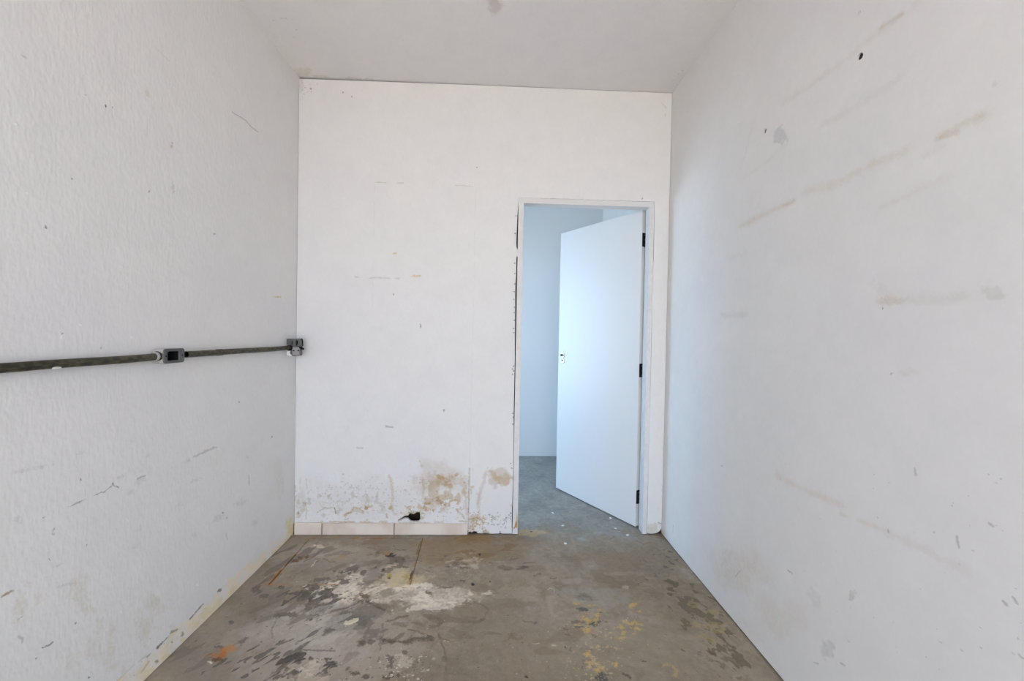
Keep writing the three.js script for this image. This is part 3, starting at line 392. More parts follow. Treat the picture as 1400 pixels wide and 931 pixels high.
  for (const [x, y] of [[110, 444], [180, 461], [84, 461], [22, 170], [38, 263], [82, 228], [135, 291], [175, 710], [166, 836], [270, 799]]) P.blot(x, y, 1.5, 2, W_(0xd5d5d5), 0.8, { dz: 0.35, amp: 0.3, freq: 60 });
  // grey-yellow grime, in drips
  for (let q = 0; q < 26; q++) P.blot(20 + rnd() * 230, 790 + rnd() * 130, 3 + rnd() * 8, 6 + rnd() * 14, W_(0xb8b2a0), 0.35, { amp: 0.9, freq: 26, grain: 0.6 });
  for (let q = 0; q < 18; q++) P.blot(20 + rnd() * 350, 620 + rnd() * 170, 2 + rnd() * 6, 1 + rnd() * 3, W_(0xa9a7a4), 0.4, { amp: 0.9, freq: 40, grain: 0.5, tilt: -0.4 });
  P.blot(45, 641, 22, 2.4, W_(0xaaa9a8), 0.4, { tilt: -0.2, grain: 0.5 }); P.blot(90, 800, 16, 1.6, W_(0xacaaa6), 0.5, { tilt: -0.2, grain: 0.5 }); P.blot(382, 660, 8, 26, W_(0xbcb2a4), 0.4, { amp: 0.8, freq: 16, grain: 0.4 });
  P.line([[345, 14], [352, 31], [356, 38]], 0.008, W_(0x9d9482), 0.6, { gaps: 0.3 }); P.specks(385, 60, 408, 100, 10, 0.002, 0.005, W_(0x9a8f7d), 0.6);
}
const leftTex = leftPaint.textures();
const rightPaint = new Paint(zB, 0, 1.75, H, 560, onRight);
{
  const P = rightPaint; whiteBase(P, { coarse: 0.30, fine: 0.10, streak: 0 });
  const s1 = W_(0xb1a795), s2 = W_(0xb6b2ab), s3 = W_(0xa99c83);
  P.line([[1256, 0], [1235, 18], [1212, 34], [1180, 60], [1152, 84], [1112, 114], [1070, 142]], 0.022, s2, 0.56, { gaps: 0.12, jit: 0.006, soft: 0.9, freq: 14 }); P.line([[1232, 20], [1205, 37]], 0.010, s3, 0.56, { jit: 0.003, soft: 0.9 });
  P.line([[1232, 104], [1200, 126], [1165, 148], [1125, 170]], 0.022, s2, 0.44, { gaps: 0.25, soft: 0.9, freq: 14 }); P.line([[1345, 160], [1320, 168], [1300, 179], [1284, 188]], 0.020, s1, 0.60, { soft: 0.9, freq: 14 }); P.line([[1309, 178], [1286, 187]], 0.012, s3, 0.64, { soft: 0.9 });
  P.line([[1290, 200], [1262, 213]], 0.018, s2, 0.40, { soft: 0.9 }); P.line([[1238, 205], [1200, 222], [1150, 247], [1100, 263]], 0.026, s1, 0.44, { gaps: 0.15, soft: 0.9, freq: 12 }); P.line([[1085, 275], [1060, 286], [1035, 298], [1012, 309]], 0.020, s1, 0.60, { soft: 0.9, gaps: 0.1, freq: 14 }); P.line([[1085, 274], [1072, 281]], 0.012, s3, 0.48, { soft: 0.9 });
  P.line([[1300, 238], [1250, 262], [1205, 284]], 0.018, s2, 0.40, { gaps: 0.3, soft: 0.9 }); P.line([[988, 431], [1005, 431], [1020, 430]], 0.022, s2, 0.68, { soft: 0.9 }); P.line([[1000, 352], [1020, 346]], 0.020, s2, 0.40, { soft: 0.9 }); P.line([[985, 322], [1000, 316]], 0.03, s2, 0.32, { soft: 0.9, gaps: 0.3 });
  P.line([[1205, 413], [1240, 410], [1275, 408], [1318, 405]], 0.020, s2, 0.64, { gaps: 0.15, soft: 0.9 }); P.line([[1205, 413], [1232, 411]], 0.020, s1, 0.64, { soft: 0.8 }); P.blot(1360, 403, 16, 9, W_(0xb3b1aa), 0.6, { amp: 0.6, freq: 20, tilt: 0.3, grain: 0.3 }); P.blot(1205, 395, 14, 12, s2, 0.28, { grain: 0.6 });
  P.line([[1030, 165], [1010, 245]], 0.010, s2, 0.24, { gaps: 0.5 }); P.line([[1075, 195], [1045, 225], [1012, 245]], 0.016, s2, 0.28, { gaps: 0.3, soft: 0.9 });
  P.blot(1066, 185, 11.5, 12, W_(0xabaaa8), 0.75, { amp: 0.25, freq: 30, edge: 0.2, grain: 0.15 }); P.blot(1131, 887, 11, 11, W_(0xa7a8a8), 0.6, { amp: 0.35, freq: 30, edge: 0.3, grain: 0.3 });
  P.line([[1062, 652], [1085, 663], [1115, 677], [1150, 690]], 0.024, W_(0xb8ab9c), 0.6, { gaps: 0.1, soft: 0.9, freq: 14 }); P.line([[1150, 702], [1180, 715], [1207, 724]], 0.012, s1, 0.44, { gaps: 0.2, soft: 0.8 }); P.line([[1210, 728], [1250, 745], [1290, 765], [1320, 780]], 0.022, W_(0xb6b0a6), 0.45, { gaps: 0.25, soft: 0.9 });
  P.blot(1010, 775, 32, 24, W_(0xb9ab9b), 0.42, { amp: 0.7, freq: 9, edge: 0.5, grain: 0.5, tilt: 0.7 }); P.blot(1060, 840, 36, 20, W_(0xbeb1a2), 0.38, { amp: 0.8, freq: 9, edge: 0.5, grain: 0.5, tilt: 0.7 }); P.blot(1020, 870, 30, 30, W_(0xc3b8aa), 0.35, { amp: 0.8, freq: 9, edge: 0.5, grain: 0.5, tilt: 0.7 }); P.blot(1112, 815, 8, 14, s2, 0.40, { grain: 0.4 }); P.blot(1165, 815, 4, 8, W_(0xaaa69d), 0.6, { tilt: 0.4, grain: 0.3 }); P.blot(1240, 510, 12, 6, s2, 0.32, { grain: 0.5 });
  for (const [a, b, c, d] of [[1308, 734, 1311, 748], [1077, 780, 1083, 784], [1149, 906, 1154, 910], [1113, 906, 1119, 908], [1353, 716, 1358, 719], [1250, 640, 1251, 650], [1394, 895, 1399, 900], [1371, 822, 1376, 828], [1386, 818, 1389, 824], [986, 636, 988, 638], [1214, 723, 1215, 728], [1012, 780, 1006, 788], [920, 718, 920, 728]]) P.line([[a, b], [c, d]], 0.005, W_(0x8f8e8c), 0.75, { jit: 0.003 });
  P.specks(960, 620, 1400, 931, 70, 0.001, 0.003, W_(0x9b9894), 0.6); P.blot(1207, 421, 1, 1, W_(0x4d4a46), 0.95, { amp: 0.2, freq: 60 }); P.blot(1219, 511, 1, 1, W_(0x83807c), 0.8); P.blot(1175, 17, 1.6, 1.6, W_(0x9d9a95), 0.7); P.blot(1362, 115, 6, 3, W_(0xb4b2ae), 0.5, { grain: 0.4 }); P.specks(920, 128, 960, 160, 6, 0.002, 0.004, W_(0xa2988a), 0.5);
}
const rightTex = rightPaint.textures();
const ceilPaint = new Paint(xL, zB, xR - xL, 2.4, 260, onCeil);
{
  const P = ceilPaint; whiteBase(P, { coarse: 0.25, fine: 0.08, streak: 0, tone: [0.945, 0.932, 0.924] });
  P.blot(676, 4, 9, 14, W_(0xb0a9a5), 0.7, { amp: 0.5, freq: 14, edge: 0.4, tilt: -0.5 }); P.line([[412, 105], [440, 104], [480, 107], [520, 108.5]], 0.02, W_(0xaea498), 0.4, { gaps: 0.4, jit: 0.006 });
  P.specks(360, 20, 420, 104, 14, 0.002, 0.006, W_(0x9c917f), 0.5); P.specks(900, 90, 940, 126, 10, 0.002, 0.006, W_(0xa2978c), 0.5); P.blot(412, 98, 12, 6, W_(0xb3a892), 0.4, { amp: 0.8, freq: 14, grain: 0.5 });
}
const ceilTex = ceilPaint.textures();
console.log('walls painted');

// a small grain shared by plain painted or metal things
function grainTex(n, f) {
  const d = new Uint8Array(n * n * 4); for (let j = 0; j < n; j++) for (let i = 0; i < n; i++) { const v = Math.max(0, Math.min(255, f(i / n, j / n) * 255)); d.set([v, v, v, 255], (j * n + i) * 4); }
  const t = new THREE.DataTexture(d, n, n); t.wrapS = t.wrapT = THREE.MirroredRepeatWrapping; t.magFilter = THREE.LinearFilter; t.needsUpdate = true; return t;
}
function tintTex(n, f) {
  const d = new Uint8Array(n * n * 4); for (let j = 0; j < n; j++) for (let i = 0; i < n; i++) { const c = f(i / n, j / n); d.set([...c.map((v) => Math.max(0, Math.min(255, v * 255))), 255], (j * n + i) * 4); }
  const t = new THREE.DataTexture(d, n, n); t.wrapS = t.wrapT = THREE.MirroredRepeatWrapping; t.magFilter = THREE.LinearFilter; t.colorSpace = THREE.SRGBColorSpace; t.needsUpdate = true; return t;
}
const std = (o) => new THREE.MeshStandardMaterial({ roughness: 0.8, metalness: 0, ...o });
const grain = grainTex(256, (u, v) => 0.5 + (fbm(u * 24, v * 24, 4, 4) - 0.5) * 0.6);
const lerp3 = (a, b, t) => a.map((v, i) => v + (b[i] - v) * t);
const M = {
  floor: std({ map: floorTex.map, bumpMap: floorTex.bumpMap, bumpScale: 0.008, roughness: 0.62 }),
  back: std({ map: backTex.map, bumpMap: backTex.bumpMap, bumpScale: 0.003, roughness: 0.75 }),
  left: std({ map: leftTex.map, bumpMap: leftTex.bumpMap, bumpScale: 0.0019, roughness: 0.7 }),
  right: std({ map: rightTex.map, bumpMap: rightTex.bumpMap, bumpScale: 0.002, roughness: 0.62 }),
  ceiling: std({ map: ceilTex.map, bumpMap: ceilTex.bumpMap, bumpScale: 0.003, roughness: 0.9 }),
  white: std({ color: 0xefeeec, bumpMap: grain, bumpScale: 0.0006, roughness: 0.7 }),
  frame: std({ map: tintTex(256, (u, v) => lerp3([0.90, 0.888, 0.878], [0.875, 0.862, 0.85], smooth(0.35, 0.75, fbm(u * 40, v * 40, 8, 4)))), bumpMap: grain, bumpScale: 0.0006, roughness: 0.6 }),
  leaf: std({ color: 0xe6e5e3, roughness: 0.38 }),
  edge: std({ color: 0xe6e5e3, roughness: 0.7 }),
  tile: std({ map: tintTex(256, (u, v) => lerp3([0.935, 0.885, 0.825], [0.88, 0.81, 0.74], smooth(0.35, 0.75, fbm(u * 5, v * 3, 12, 5)))), roughness: 0.45 }),
  grout: std({ color: 0x6b5a47, roughness: 0.95 }),
  core: std({ color: 0x33281d, roughness: 1 }),
  rust: std({ map: tintTex(128, (u, v) => lerp3([0.50, 0.30, 0.14], [0.24, 0.16, 0.10], fbm(u * 12, v * 12, 6, 4))), roughness: 0.95 }),
  pipe: std({ map: tintTex(256, (u, v) => lerp3([0.33, 0.315, 0.24], [0.19, 0.18, 0.135], smooth(0.3, 0.7, fbm(u * 30, v * 5, 14, 4)))), roughness: 0.5, metalness: 0.35, bumpMap: grain, bumpScale: 0.0004 }),
  alu: std({ map: tintTex(128, (u, v) => lerp3([0.80, 0.79, 0.78], [0.66, 0.65, 0.64], fbm(u * 8, v * 8, 16, 4))), roughness: 0.45, metalness: 0.2, bumpMap: grain, bumpScale: 0.0006 }),
  dull: std({ map: tintTex(128, (u, v) => lerp3([0.52, 0.52, 0.51], [0.34, 0.34, 0.34], fbm(u * 8, v * 8, 18, 4))), roughness: 0.6, metalness: 0.35, bumpMap: grain, bumpScale: 0.0008 }),
  zinc: std({ color: 0xa39f9c, roughness: 0.55, metalness: 0.1, bumpMap: grain, bumpScale: 0.0008 }),
  brass: std({ color: 0x51432f, roughness: 0.5, metalness: 0.6 }),
  black: std({ color: 0x070706, roughness: 0.9 }),
  hinge: std({ color: 0x17171a, roughness: 0.45, metalness: 0.4 }),
  chrome: std({ color: 0xdfe3e6, roughness: 0.22, metalness: 0.9 }),
  plaster: std({ color: 0xeeedea, roughness: 0.95, bumpMap: grain, bumpScale: 0.002 }),
  rot: std({ map: tintTex(128, (u, v) => lerp3([0.80, 0.66, 0.44], [0.50, 0.34, 0.16], smooth(0.35, 0.65, fbm(u * 10, v * 10, 26, 4)))), roughness: 0.95, bumpMap: grain, bumpScale: 0.003 }),
  crumb: std({ color: 0xd9cdb4, roughness: 1 }),
  pavement: std({ map: tintTex(256, (u, v) => lerp3([0.80, 0.74, 0.66], [0.70, 0.64, 0.56], fbm(u * 20, v * 20, 28, 5))), roughness: 0.95 }),
};

// ------------------------------------------------------------------ the shell of the two rooms
const flat = (pts, depth, y, holes = []) => { const n = ([x, z]) => [x, -z], g = slab(pts.map(n), depth, holes.map((h) => h.map(n))); g.rotateX(-Math.PI / 2); g.translate(0, y - depth, 0); return g; };
// floor with the rectangular patch set into it
const quad = [[423, 736.5], [367.5, 799.5], [561, 798.8], [578, 736]].map(([x, y]) => onFloor(x, y));
const mid = quad.reduce((s, p) => [s[0] + p[0] / 4, s[1] + p[1] / 4], [0, 0]);
const grow = (d) => quad.map(([x, z]) => [x + Math.sign(x - mid[0]) * d, z + Math.sign(z - mid[1]) * d]);
const floor = mesh('floor', planar(merge([
  flat(rect(xL - T, zF - T, xR + T, zR + T), 0.05, 0, [grow(0.0015)]), flat(rect(xL - T, zF - T, xR + T, zR + T), 0.07, -0.05)]), 'x', 'z', floorPaint), M.floor);
tag(floor, 'worn grey cement floor with brown and white stains', 'floor', 'structure');
const patch = mesh('concrete_patch', planar(flat(grow(-0.0015), 0.0485, -0.0015), 'x', 'z', floorPaint), M.floor, floor);
patch.userData.label = 'rectangular cement patch outlined by rusty joints';
mesh('rusty_joint', merge([flat(grow(0.0013), 0.002, -0.007, [grow(-0.0013)])]), M.rust, floor);

// side walls: a painted leaf with the drilled holes in it, a solid one behind
const discHole = ([a, b], ra, rb) => Array.from({ length: 14 }, (_, i) => { const t = i / 14 * Math.PI * 2, k = 0.85 + 0.3 * hash(i, Math.round(a * 1000), 3); return [a + Math.cos(t) * ra * k, b + Math.sin(t) * rb * k]; });
const foot = (amp, sd) => { const p = [[zF - T, 0.002]]; for (let z = zB - 0.02; z < zR + T - 0.02; z += 0.035) p.push([z, 0.0015 + amp * fbm(z * 9, 2.5, sd, 4)]); p.push([zR + T, 0.002], [zR + T, H], [zF - T, H]); return p; };
const winHole = rect(WIN.z0, WIN.y0, WIN.z1, WIN.y1);
// shape axes (-z, y) turned so that the extrusion runs along +x
const upright = (pts, depth, x, holes = []) => { const n = ([z, y]) => [-z, y], g = slab(pts.map(n), depth, holes.map((h) => h.map(n))); g.rotateY(Math.PI / 2); g.translate(x, 0, 0); return g; };
const wallL = mesh('wall_left', planar(merge([
  upright(foot(0.004, 31), 0.05, xL - 0.05, [winHole, discHole(onLeft(145, 145), 0.004, 0.005)]), upright(rect(zF - T, 0, zR + T, H), 0.10, xL - T, [winHole])]), 'z', 'y', leftPaint), M.left);
tag(wallL, 'rough white painted side wall carrying the dark conduit', 'wall', 'structure');
const wallRt = mesh('wall_right', planar(merge([
  upright(foot(0.011, 33), 0.05, xR, [discHole(onRight(1176, 77), 0.010, 0.0095), discHole(onRight(1046, 179), 0.008, 0.0095)]), upright(rect(zF - T, 0, zR + T, H), 0.10, xR + 0.05)]), 'z', 'y', rightPaint), M.right);
tag(wallRt, 'smooth white side wall with brown scuffs and two drilled holes', 'wall', 'structure');
for (const [px, py, wall, x, s] of [[1176, 77, wallRt, xR, 1], [1046, 179, wallRt, xR, 1], [145, 145, wallL, xL, -1]]) { const [z, y] = (s > 0 ? onRight : onLeft)(px, py), r = s > 0 ? 0.0125 : 0.0062, g = new THREE.CylinderGeometry(r, r, 0.006, 14); g.rotateZ(Math.PI / 2); g.translate(x + s * 0.008, y, z); mesh('drilled_hole_dust', g, M.core, wall); }
tag(mesh('ceiling', planar(box(xL - T, xR + T, H, H + 0.15, zF - T, zR + T), 'x', 'z', ceilPaint), M.ceiling), 'plain off-white ceiling over both rooms', 'ceiling', 'structure');
tag(mesh('wall_far', box(xL, xR, 0, H, zF - T, zF), M.white), 'white wall of the further room seen through the doorway', 'wall', 'structure');
tag(mesh('wall_rear', (() => { const g = slab([[xL, 0], [OPEN.x0, 0], [OPEN.x0, OPEN.y1], [OPEN.x1, OPEN.y1], [OPEN.x1, 0], [xR, 0], [xR, H], [xL, H]], T); g.translate(0, 0, zR); return g; })(), M.white), 'white street wall around the wide open entrance', 'wall', 'structure');
tag(mesh('pavement_outside', box(-16, 16, -0.33, -0.13, -16, 18), M.pavement), 'sunlit pale pavement outside the building', 'pavement', 'structure');
{ // window in the side wall of the further room
  const w = group('window_1', [xL - 0.08, WIN.y0, (WIN.z0 + WIN.z1) / 2]); tag(w, 'white framed window lighting the further room', 'window', 'structure');
  const hw = (WIN.z1 - WIN.z0) / 2, hh = WIN.y1 - WIN.y0;
  for (const s of [-1, 1]) mesh('window_stile', box(-0.02, 0.02, 0, hh, s > 0 ? hw - 0.03 : -hw, s > 0 ? hw : -hw + 0.03), M.frame, w);
  mesh('window_rail', box(-0.02, 0.02, 0, 0.03, -hw + 0.03, hw - 0.03), M.frame, w); mesh('window_rail', box(-0.02, 0.02, hh - 0.03, hh, -hw + 0.03, hw - 0.03), M.frame, w);
}

// ------------------------------------------------------------------ partition: two boards on a core, the door opening between
const ol = 0.1519, or_ = 0.9537, ot = 2.0906, FWD = 0.033, FRT = 0.028;      // clear opening and visible width of the frame
const fo = { l: ol - FWD, r: or_ + FRT, t: ot + FWD };
const back = group('wall_back', [0, 0, 0]); tag(back, 'white partition wall with damp stains around its foot and a broken hole', 'wall', 'structure');
{
  const top = H - 0.003, yOf = (py) => onBack(708, py)[1];
  const xs = (y) => { const p = [[650, 106], [649, 260], [645, 480], [641.5, 640], [640.5, 730]].map(([a, b]) => onBack(a, b)); for (let i = 0; i + 1 < p.length; i++) if (y >= p[i + 1][1]) { const t = (y - p[i + 1][1]) / (p[i][1] - p[i + 1][1]); return p[i + 1][0] + (p[i][0] - p[i + 1][0]) * t; } return p.at(-1)[0]; };
  const seam = (y) => 0.0007 * (1 - smooth(0.25, 0.45, y));                // the joint opens towards the floor
  const ys = [0.004, 0.05, 0.12, 0.2, 0.3, 0.4, 0.5, 0.7, 1.0, 1.4, 1.8, 2.2, 2.5, top];
  const hole = [[546, 710.5], [552.4, 706], [557.8, 704.8], [560.5, 701.4], [565.5, 703], [570.7, 700], [574, 700.2], [574.8, 709.5], [572.7, 712.4], [565.3, 713], [560.5, 711.8], [557.8, 708.6], [552.4, 708.4]].map(([a, b]) => onBack(a, b));
  const A = [[xL + 0.002, 0.004]]; for (const y of ys) A.push([xs(y) - seam(y), y]); A.push([xL + 0.002, H - 0.009]);
  // gap between board and frame, read off the photograph as (height in pixels, width in millimetres)
  const gapL = [[274, 0.3], [290, 3], [300, 5], [318, 6.5], [330, 8], [337, 6], [341, 0.4], [350, 0.4], [352, 5], [366, 6], [372, 4], [384, 7], [400, 8], [420, 7], [450, 6], [470, 5], [500, 3.5], [540, 4.5], [565, 4.5], [585, 2.5], [640, 1.8], [690, 2.5], [706, 5], [716, 3], [729, 2]].map(([py, g]) => [yOf(py), g / 700]).sort((p, q) => p[0] - q[0]);
  const gapR = [[280, 1.2], [300, 1.5], [320, 2.5], [350, 3], [360, 1], [420, 0.8], [470, 2], [486, 2], [500, 1.2], [560, 0.8], [640, 0.8], [690, 2], [715, 1.8], [727, 2.6]].map(([py, g]) => [yOf(py), g / 1000]).sort((p, q) => p[0] - q[0]);
  const B = []; for (const y of [...ys].reverse()) B.push([xs(y) + seam(y), y === 0.004 ? 0.012 : y]);
  for (const [px, h] of [[642, 0.020], [645, 0.012], [647.5, 0.022], [651, 0.020], [653, 0.008], [660, 0.007], [663, 0.010], [672, 0.005], [681, 0.006], [684, 0.010], [688, 0.006], [698, 0.007]]) B.push([onBack(px, 728)[0], h]);
  B.push([fo.l - gapL[0][1], 0.006]); for (const [y, g] of gapL) if (y > 0.01) B.push([fo.l - g, y]);
  B.push([fo.l - 0.0004, fo.t + 0.0008]); for (const [px, g] of [[730, 0.8], [760, 1.6], [790, 0.8], [820, 2.2], [845, 1.2], [870, 0.8], [885, 2]]) B.push([onBack(px, 272)[0], fo.t + g / 1000]); B.push([fo.r + 0.0012, fo.t + 0.001]);
  for (const [y, g] of [...gapR].reverse()) if (y > 0.012) B.push([fo.r + g, y]);
  for (const [px, h] of [[885.5, 0.008], [889, 0.006], [893, 0.006], [897, 0.010], [900, 0.016], [902, 0.024], [903.5, 0.040]]) B.push([onBack(px, 727)[0], h]);
  B.push([xR - 0.004, 0.03], [xR - 0.002, 0.10], [xR - 0.002, top]);
  for (const [pts, holes] of [[A, [hole]], [B, []]]) { const g = slab(pts, 0.0125, holes); g.translate(0, 0, zB - 0.0125); mesh('wall_board', planar(g, 'x', 'y', backPaint), M.back, back); }
  const cav = rect(hole[0][0] - 0.03, 0.02, onBack(580, 700)[0] + 0.03, 0.2);
  const g1 = slab([[xL, 0], [fo.l - 0.02, 0], [fo.l - 0.02, fo.t + 0.02], [fo.r + 0.02, fo.t + 0.02], [fo.r + 0.02, 0], [xR, 0], [xR, H], [xL, H]], 0.0745, [cav]); g1.translate(0, 0, zB - 0.0875);
  mesh('wall_core', g1, M.core, back);
  mesh('hole_lining', box(cav[0][0] + 0.001, cav[1][0] - 0.001, 0.021, 0.199, zB - 0.0872, zB - 0.085), M.core, back);
  const g2 = slab([[xL, 0], [fo.l, 0], [fo.l, fo.t], [fo.r, fo.t], [fo.r, 0], [xR, 0], [xR, H], [xL, H]], 0.0165); g2.translate(0, 0, zB2);
  mesh('wall_board', planar(g2, 'x', 'y', backPaint), M.white, back);
}
{ // door frame, rebated on the far side for the leaf
  const f = group('trim_1', [0, 0, 0]); tag(f, 'white wooden door frame with a rotten brown foot', 'door frame', 'structure');
  const RB = 0.012, zr = zB2 + 0.038;
  const jamb = (outer, inner, s) => { const pts = [[outer, -zB], [inner, -zB], [inner, -zr], [inner - s * RB, -zr], [inner - s * RB, -zB2], [outer, -zB2]]; const g = new THREE.ExtrudeGeometry(shapeOf(s > 0 ? pts : pts.slice().reverse()), { depth: fo.t - 0.004, bevelEnabled: false }); g.rotateX(-Math.PI / 2); g.translate(0, 0.004, 0); return g; };
  // the shape lies in (x, -z); rotateX brings -z to +z again
  mesh('jamb', jamb(fo.l, ol, 1), M.frame, f); mesh('jamb', jamb(fo.r, or_, -1), M.frame, f);
  mesh('head', merge([box(ol, or_, ot, fo.t, zr, zB), box(ol, or_, ot + RB, fo.t, zB2, zr)]), M.frame, f);
  mesh('raw_side', merge([box(fo.l - 0.0006, fo.l, 0.01, fo.t, zB - 0.085, zB - 0.002), box(fo.r, fo.r + 0.0006, 0.01, fo.t, zB - 0.085, zB - 0.002), box(fo.l, fo.r, fo.t, fo.t + 0.0006, zB - 0.085, zB - 0.002)]), M.core, f);
  // rotten foot of the jamb
  const g = slab([[0.0, 0.060], [0.004, 0.052], [0.009, 0.058], [0.013, 0.075], [0.016, 0.10], [0.020, 0.085], [0.0215, 0.12], [0.0245, 0.155], [0.0265, 0.12], [0.0275, 0.08], [0.026, 0.055], [0.021, 0.048], [0.016, 0.056], [0.010, 0.046], [0.004, 0.044]], 0.0012); g.translate(fo.l + 0.0035, -0.008, zB);
  mesh('rotten_wood', g, M.rot, f);
}
{ // skirting: three cut tiles on mortar
  const b = group('baseboard_back', [0, 0, zB]); tag(b, 'three pinkish beige skirting tiles on the foot of the partition', 'skirting', 'structure');
  const X = (px, py) => onBack(px, py)[0], y1 = onBack(480, 714.6)[1], y0 = 0.003;
  const cuts = [[X(403.5, 722), X(440.3, 722)], [X(441.6, 722), X(538.9, 722)], [X(540, 722), X(639, 722)]];
  cuts.forEach(([a, c], i) => { const g = rbox(Math.max(a, xL + 0.002), c, y0, y1 + [0.003, 0.001, -0.002][i], 0.003, 0.011, 0.0012); planar(g, 'x', 'y', { a0: i * 0.37, b0: i * 0.11, W: 0.5, Hh: 0.5 }); mesh('tile', g, M.tile, b); });
  mesh('mortar', box(xL + 0.002, cuts[2][1] - 0.004, 0.001, y1 - 0.004, 0, 0.004), M.grout, b);
}
{ // door leaf, standing open into the further room
  const L = group('door_1', [0.9663, 0, -2.6183]); L.rotation.y = -1.0042; tag(L, 'plain white flush door standing open on black hinges', 'door', 'structure');
  const w = 0.80, t = 0.035, y0 = 0.0093, y1 = 2.10;
  mesh('leaf', rbox(-w, -0.001, y0, y1, 0, t, 0.0012), M.leaf, L);
  mesh('edge_band', box(-0.001, 0.0006, y0 + 0.002, y1 - 0.002, 0.002, t - 0.002), M.edge, L);
  for (const yh of [1.905, 1.045, 0.205]) {
    const h = new THREE.Group(); h.name = 'hinge'; h.position.set(0, yh, 0); L.add(h);
    mesh('hinge_plate', rbox(0.0004, 0.0026, -0.045, 0.045, 0.003, 0.0325, 0.0008, 1), M.hinge, h);
    mesh('hinge_plate', rbox(0.003, 0.005, -0.045, 0.045, -0.002, 0.024, 0.0008, 1), M.hinge, h);
    const parts = []; for (let i = 0; i < 3; i++) { const c = new THREE.CylinderGeometry(0.0055, 0.0055, 0.029, 14); c.translate(0.003, -0.03 + i * 0.03, -0.004); parts.push(c); }
    for (const s of [-1, 1]) { const c = new THREE.SphereGeometry(0.005, 10, 8); c.translate(0.003, s * 0.047, -0.004); parts.push(c); }
    mesh('knuckle', merge(parts), M.hinge, h);
    const sc = []; for (const s of [-1, 0, 1]) { const c = new THREE.CylinderGeometry(0.003, 0.003, 0.0012, 10); c.rotateZ(Math.PI / 2); c.translate(0.0056, s * 0.03, 0.012 + 0.004 * s); sc.push(c); }
    mesh('screw', merge(sc), M.chrome, h);
  }
  // lock furniture: an empty spindle rose above, a cylinder rose below, on both faces
  for (const [yy, kind] of [[1.108, 0], [1.062, 1]]) {
    for (const s of [1, -1]) {
      const rose = new THREE.Group(); rose.name = kind ? 'cylinder_rose' : 'spindle_rose'; rose.position.set(-w + 0.055, yy, s > 0 ? t : 0); if (s < 0) rose.rotation.y = Math.PI; L.add(rose);
      const plate = new THREE.LatheGeometry([[0, 0.007], [0.017, 0.007], [0.0205, 0.005], [0.0215, 0]].map(([x, y]) => new THREE.Vector2(x, y)), 28); plate.rotateX(Math.PI / 2); mesh('plate', plate, M.chrome, rose);
      if (kind) { const c = new THREE.CylinderGeometry(0.0085, 0.0085, 0.009, 20); c.rotateX(Math.PI / 2); c.translate(0, 0.004, 0.006); mesh('cylinder', c, M.brass, rose); mesh('keyhole', box(-0.001, 0.001, 0.0, 0.008, 0.0102, 0.0109), M.black, rose); }
      else { const c = new THREE.CylinderGeometry(0.0105, 0.0105, 0.012, 20); c.rotateX(Math.PI / 2); c.translate(0, 0, 0.010); mesh('collar', c, M.dull, rose); mesh('spindle', box(-0.004, 0.004, -0.004, 0.004, 0.012, 0.028), M.black, rose); }
    }
  }
  mesh('latch_plate', box(-w - 0.0012, -w, 1.0, 1.18, 0.007, 0.028), M.chrome, L);
}

// ------------------------------------------------------------------ surface conduit on the side wall
const off = 0.020, R = 0.0125;
const axisAt = (px, py) => hit(px, py, 'x', xL + off);
function pipe(a, b, name, label) {
  const g = group(name, a.toArray()); tag(g, label, 'conduit');
  const d = b.clone().sub(a), n = 40, pts = []; for (let i = 0; i <= n; i++) pts.push(d.clone().multiplyScalar(i / n).add(new THREE.Vector3(0, (noise(i * 0.23, 1.5, name.length) - 0.5) * 0.003, 0)));
  const tube = new THREE.TubeGeometry(new THREE.CatmullRomCurve3(pts), 60, R, 18, false); const uv = tube.attributes.uv; for (let i = 0; i < uv.count; i++) uv.setXY(i, uv.getX(i) * d.length() * 2, uv.getY(i));
  mesh('tube', tube, M.pipe, g); return g;
}
const P1a = axisAt(-60, 507.4), P1b = axisAt(216, 488), P2a = axisAt(254, 484.6), P2b = axisAt(396, 475.6);
P1a.z = Math.min(P1a.z, -0.75);
const c1 = pipe(P1a, P1b, 'conduit_pipe', 'dark olive conduit running from the open box towards the street wall');
const c2 = pipe(P2a, P2b, 'conduit_pipe', 'dark olive conduit between the open box and the corner box');
{ // lumps of filler caught on the pipes
  const lump = (g, p, sx, sy, sz, s) => { const b = new THREE.IcosahedronGeometry(1, 2), a = b.attributes.position; for (let i = 0; i < a.count; i++) { const k = 0.65 + 0.7 * noise(a.getX(i) * 2.2 + 5, a.getY(i) * 2.2 + a.getZ(i) * 1.7, s); a.setXYZ(i, a.getX(i) * sx * k, a.getY(i) * sy * k, a.getZ(i) * sz * k); } b.computeVertexNormals(); b.translate(...p); mesh('filler_lump', b, M.plaster, g); };
  const q = hit(77, 502.5, 'x', xL + off + 0.008).sub(P1a); lump(c1, [q.x, q.y, q.z], 0.004, 0.0035, 0.011, 3);
  const q2 = hit(341, 479.8, 'x', xL + off + 0.006).sub(P2a); lump(c2, [q2.x, q2.y, q2.z], 0.004, 0.003, 0.014, 4);
  const ring = new THREE.CylinderGeometry(R + 0.0016, R + 0.0016, 0.03, 20); ring.rotateX(Math.PI / 2); const q3 = axisAt(300, 482).sub(P2a); ring.translate(0, (P2b.y - P2a.y) * (q3.z / (P2b.z - P2a.z)), q3.z); mesh('coupling', ring, M.pipe, c2);
}
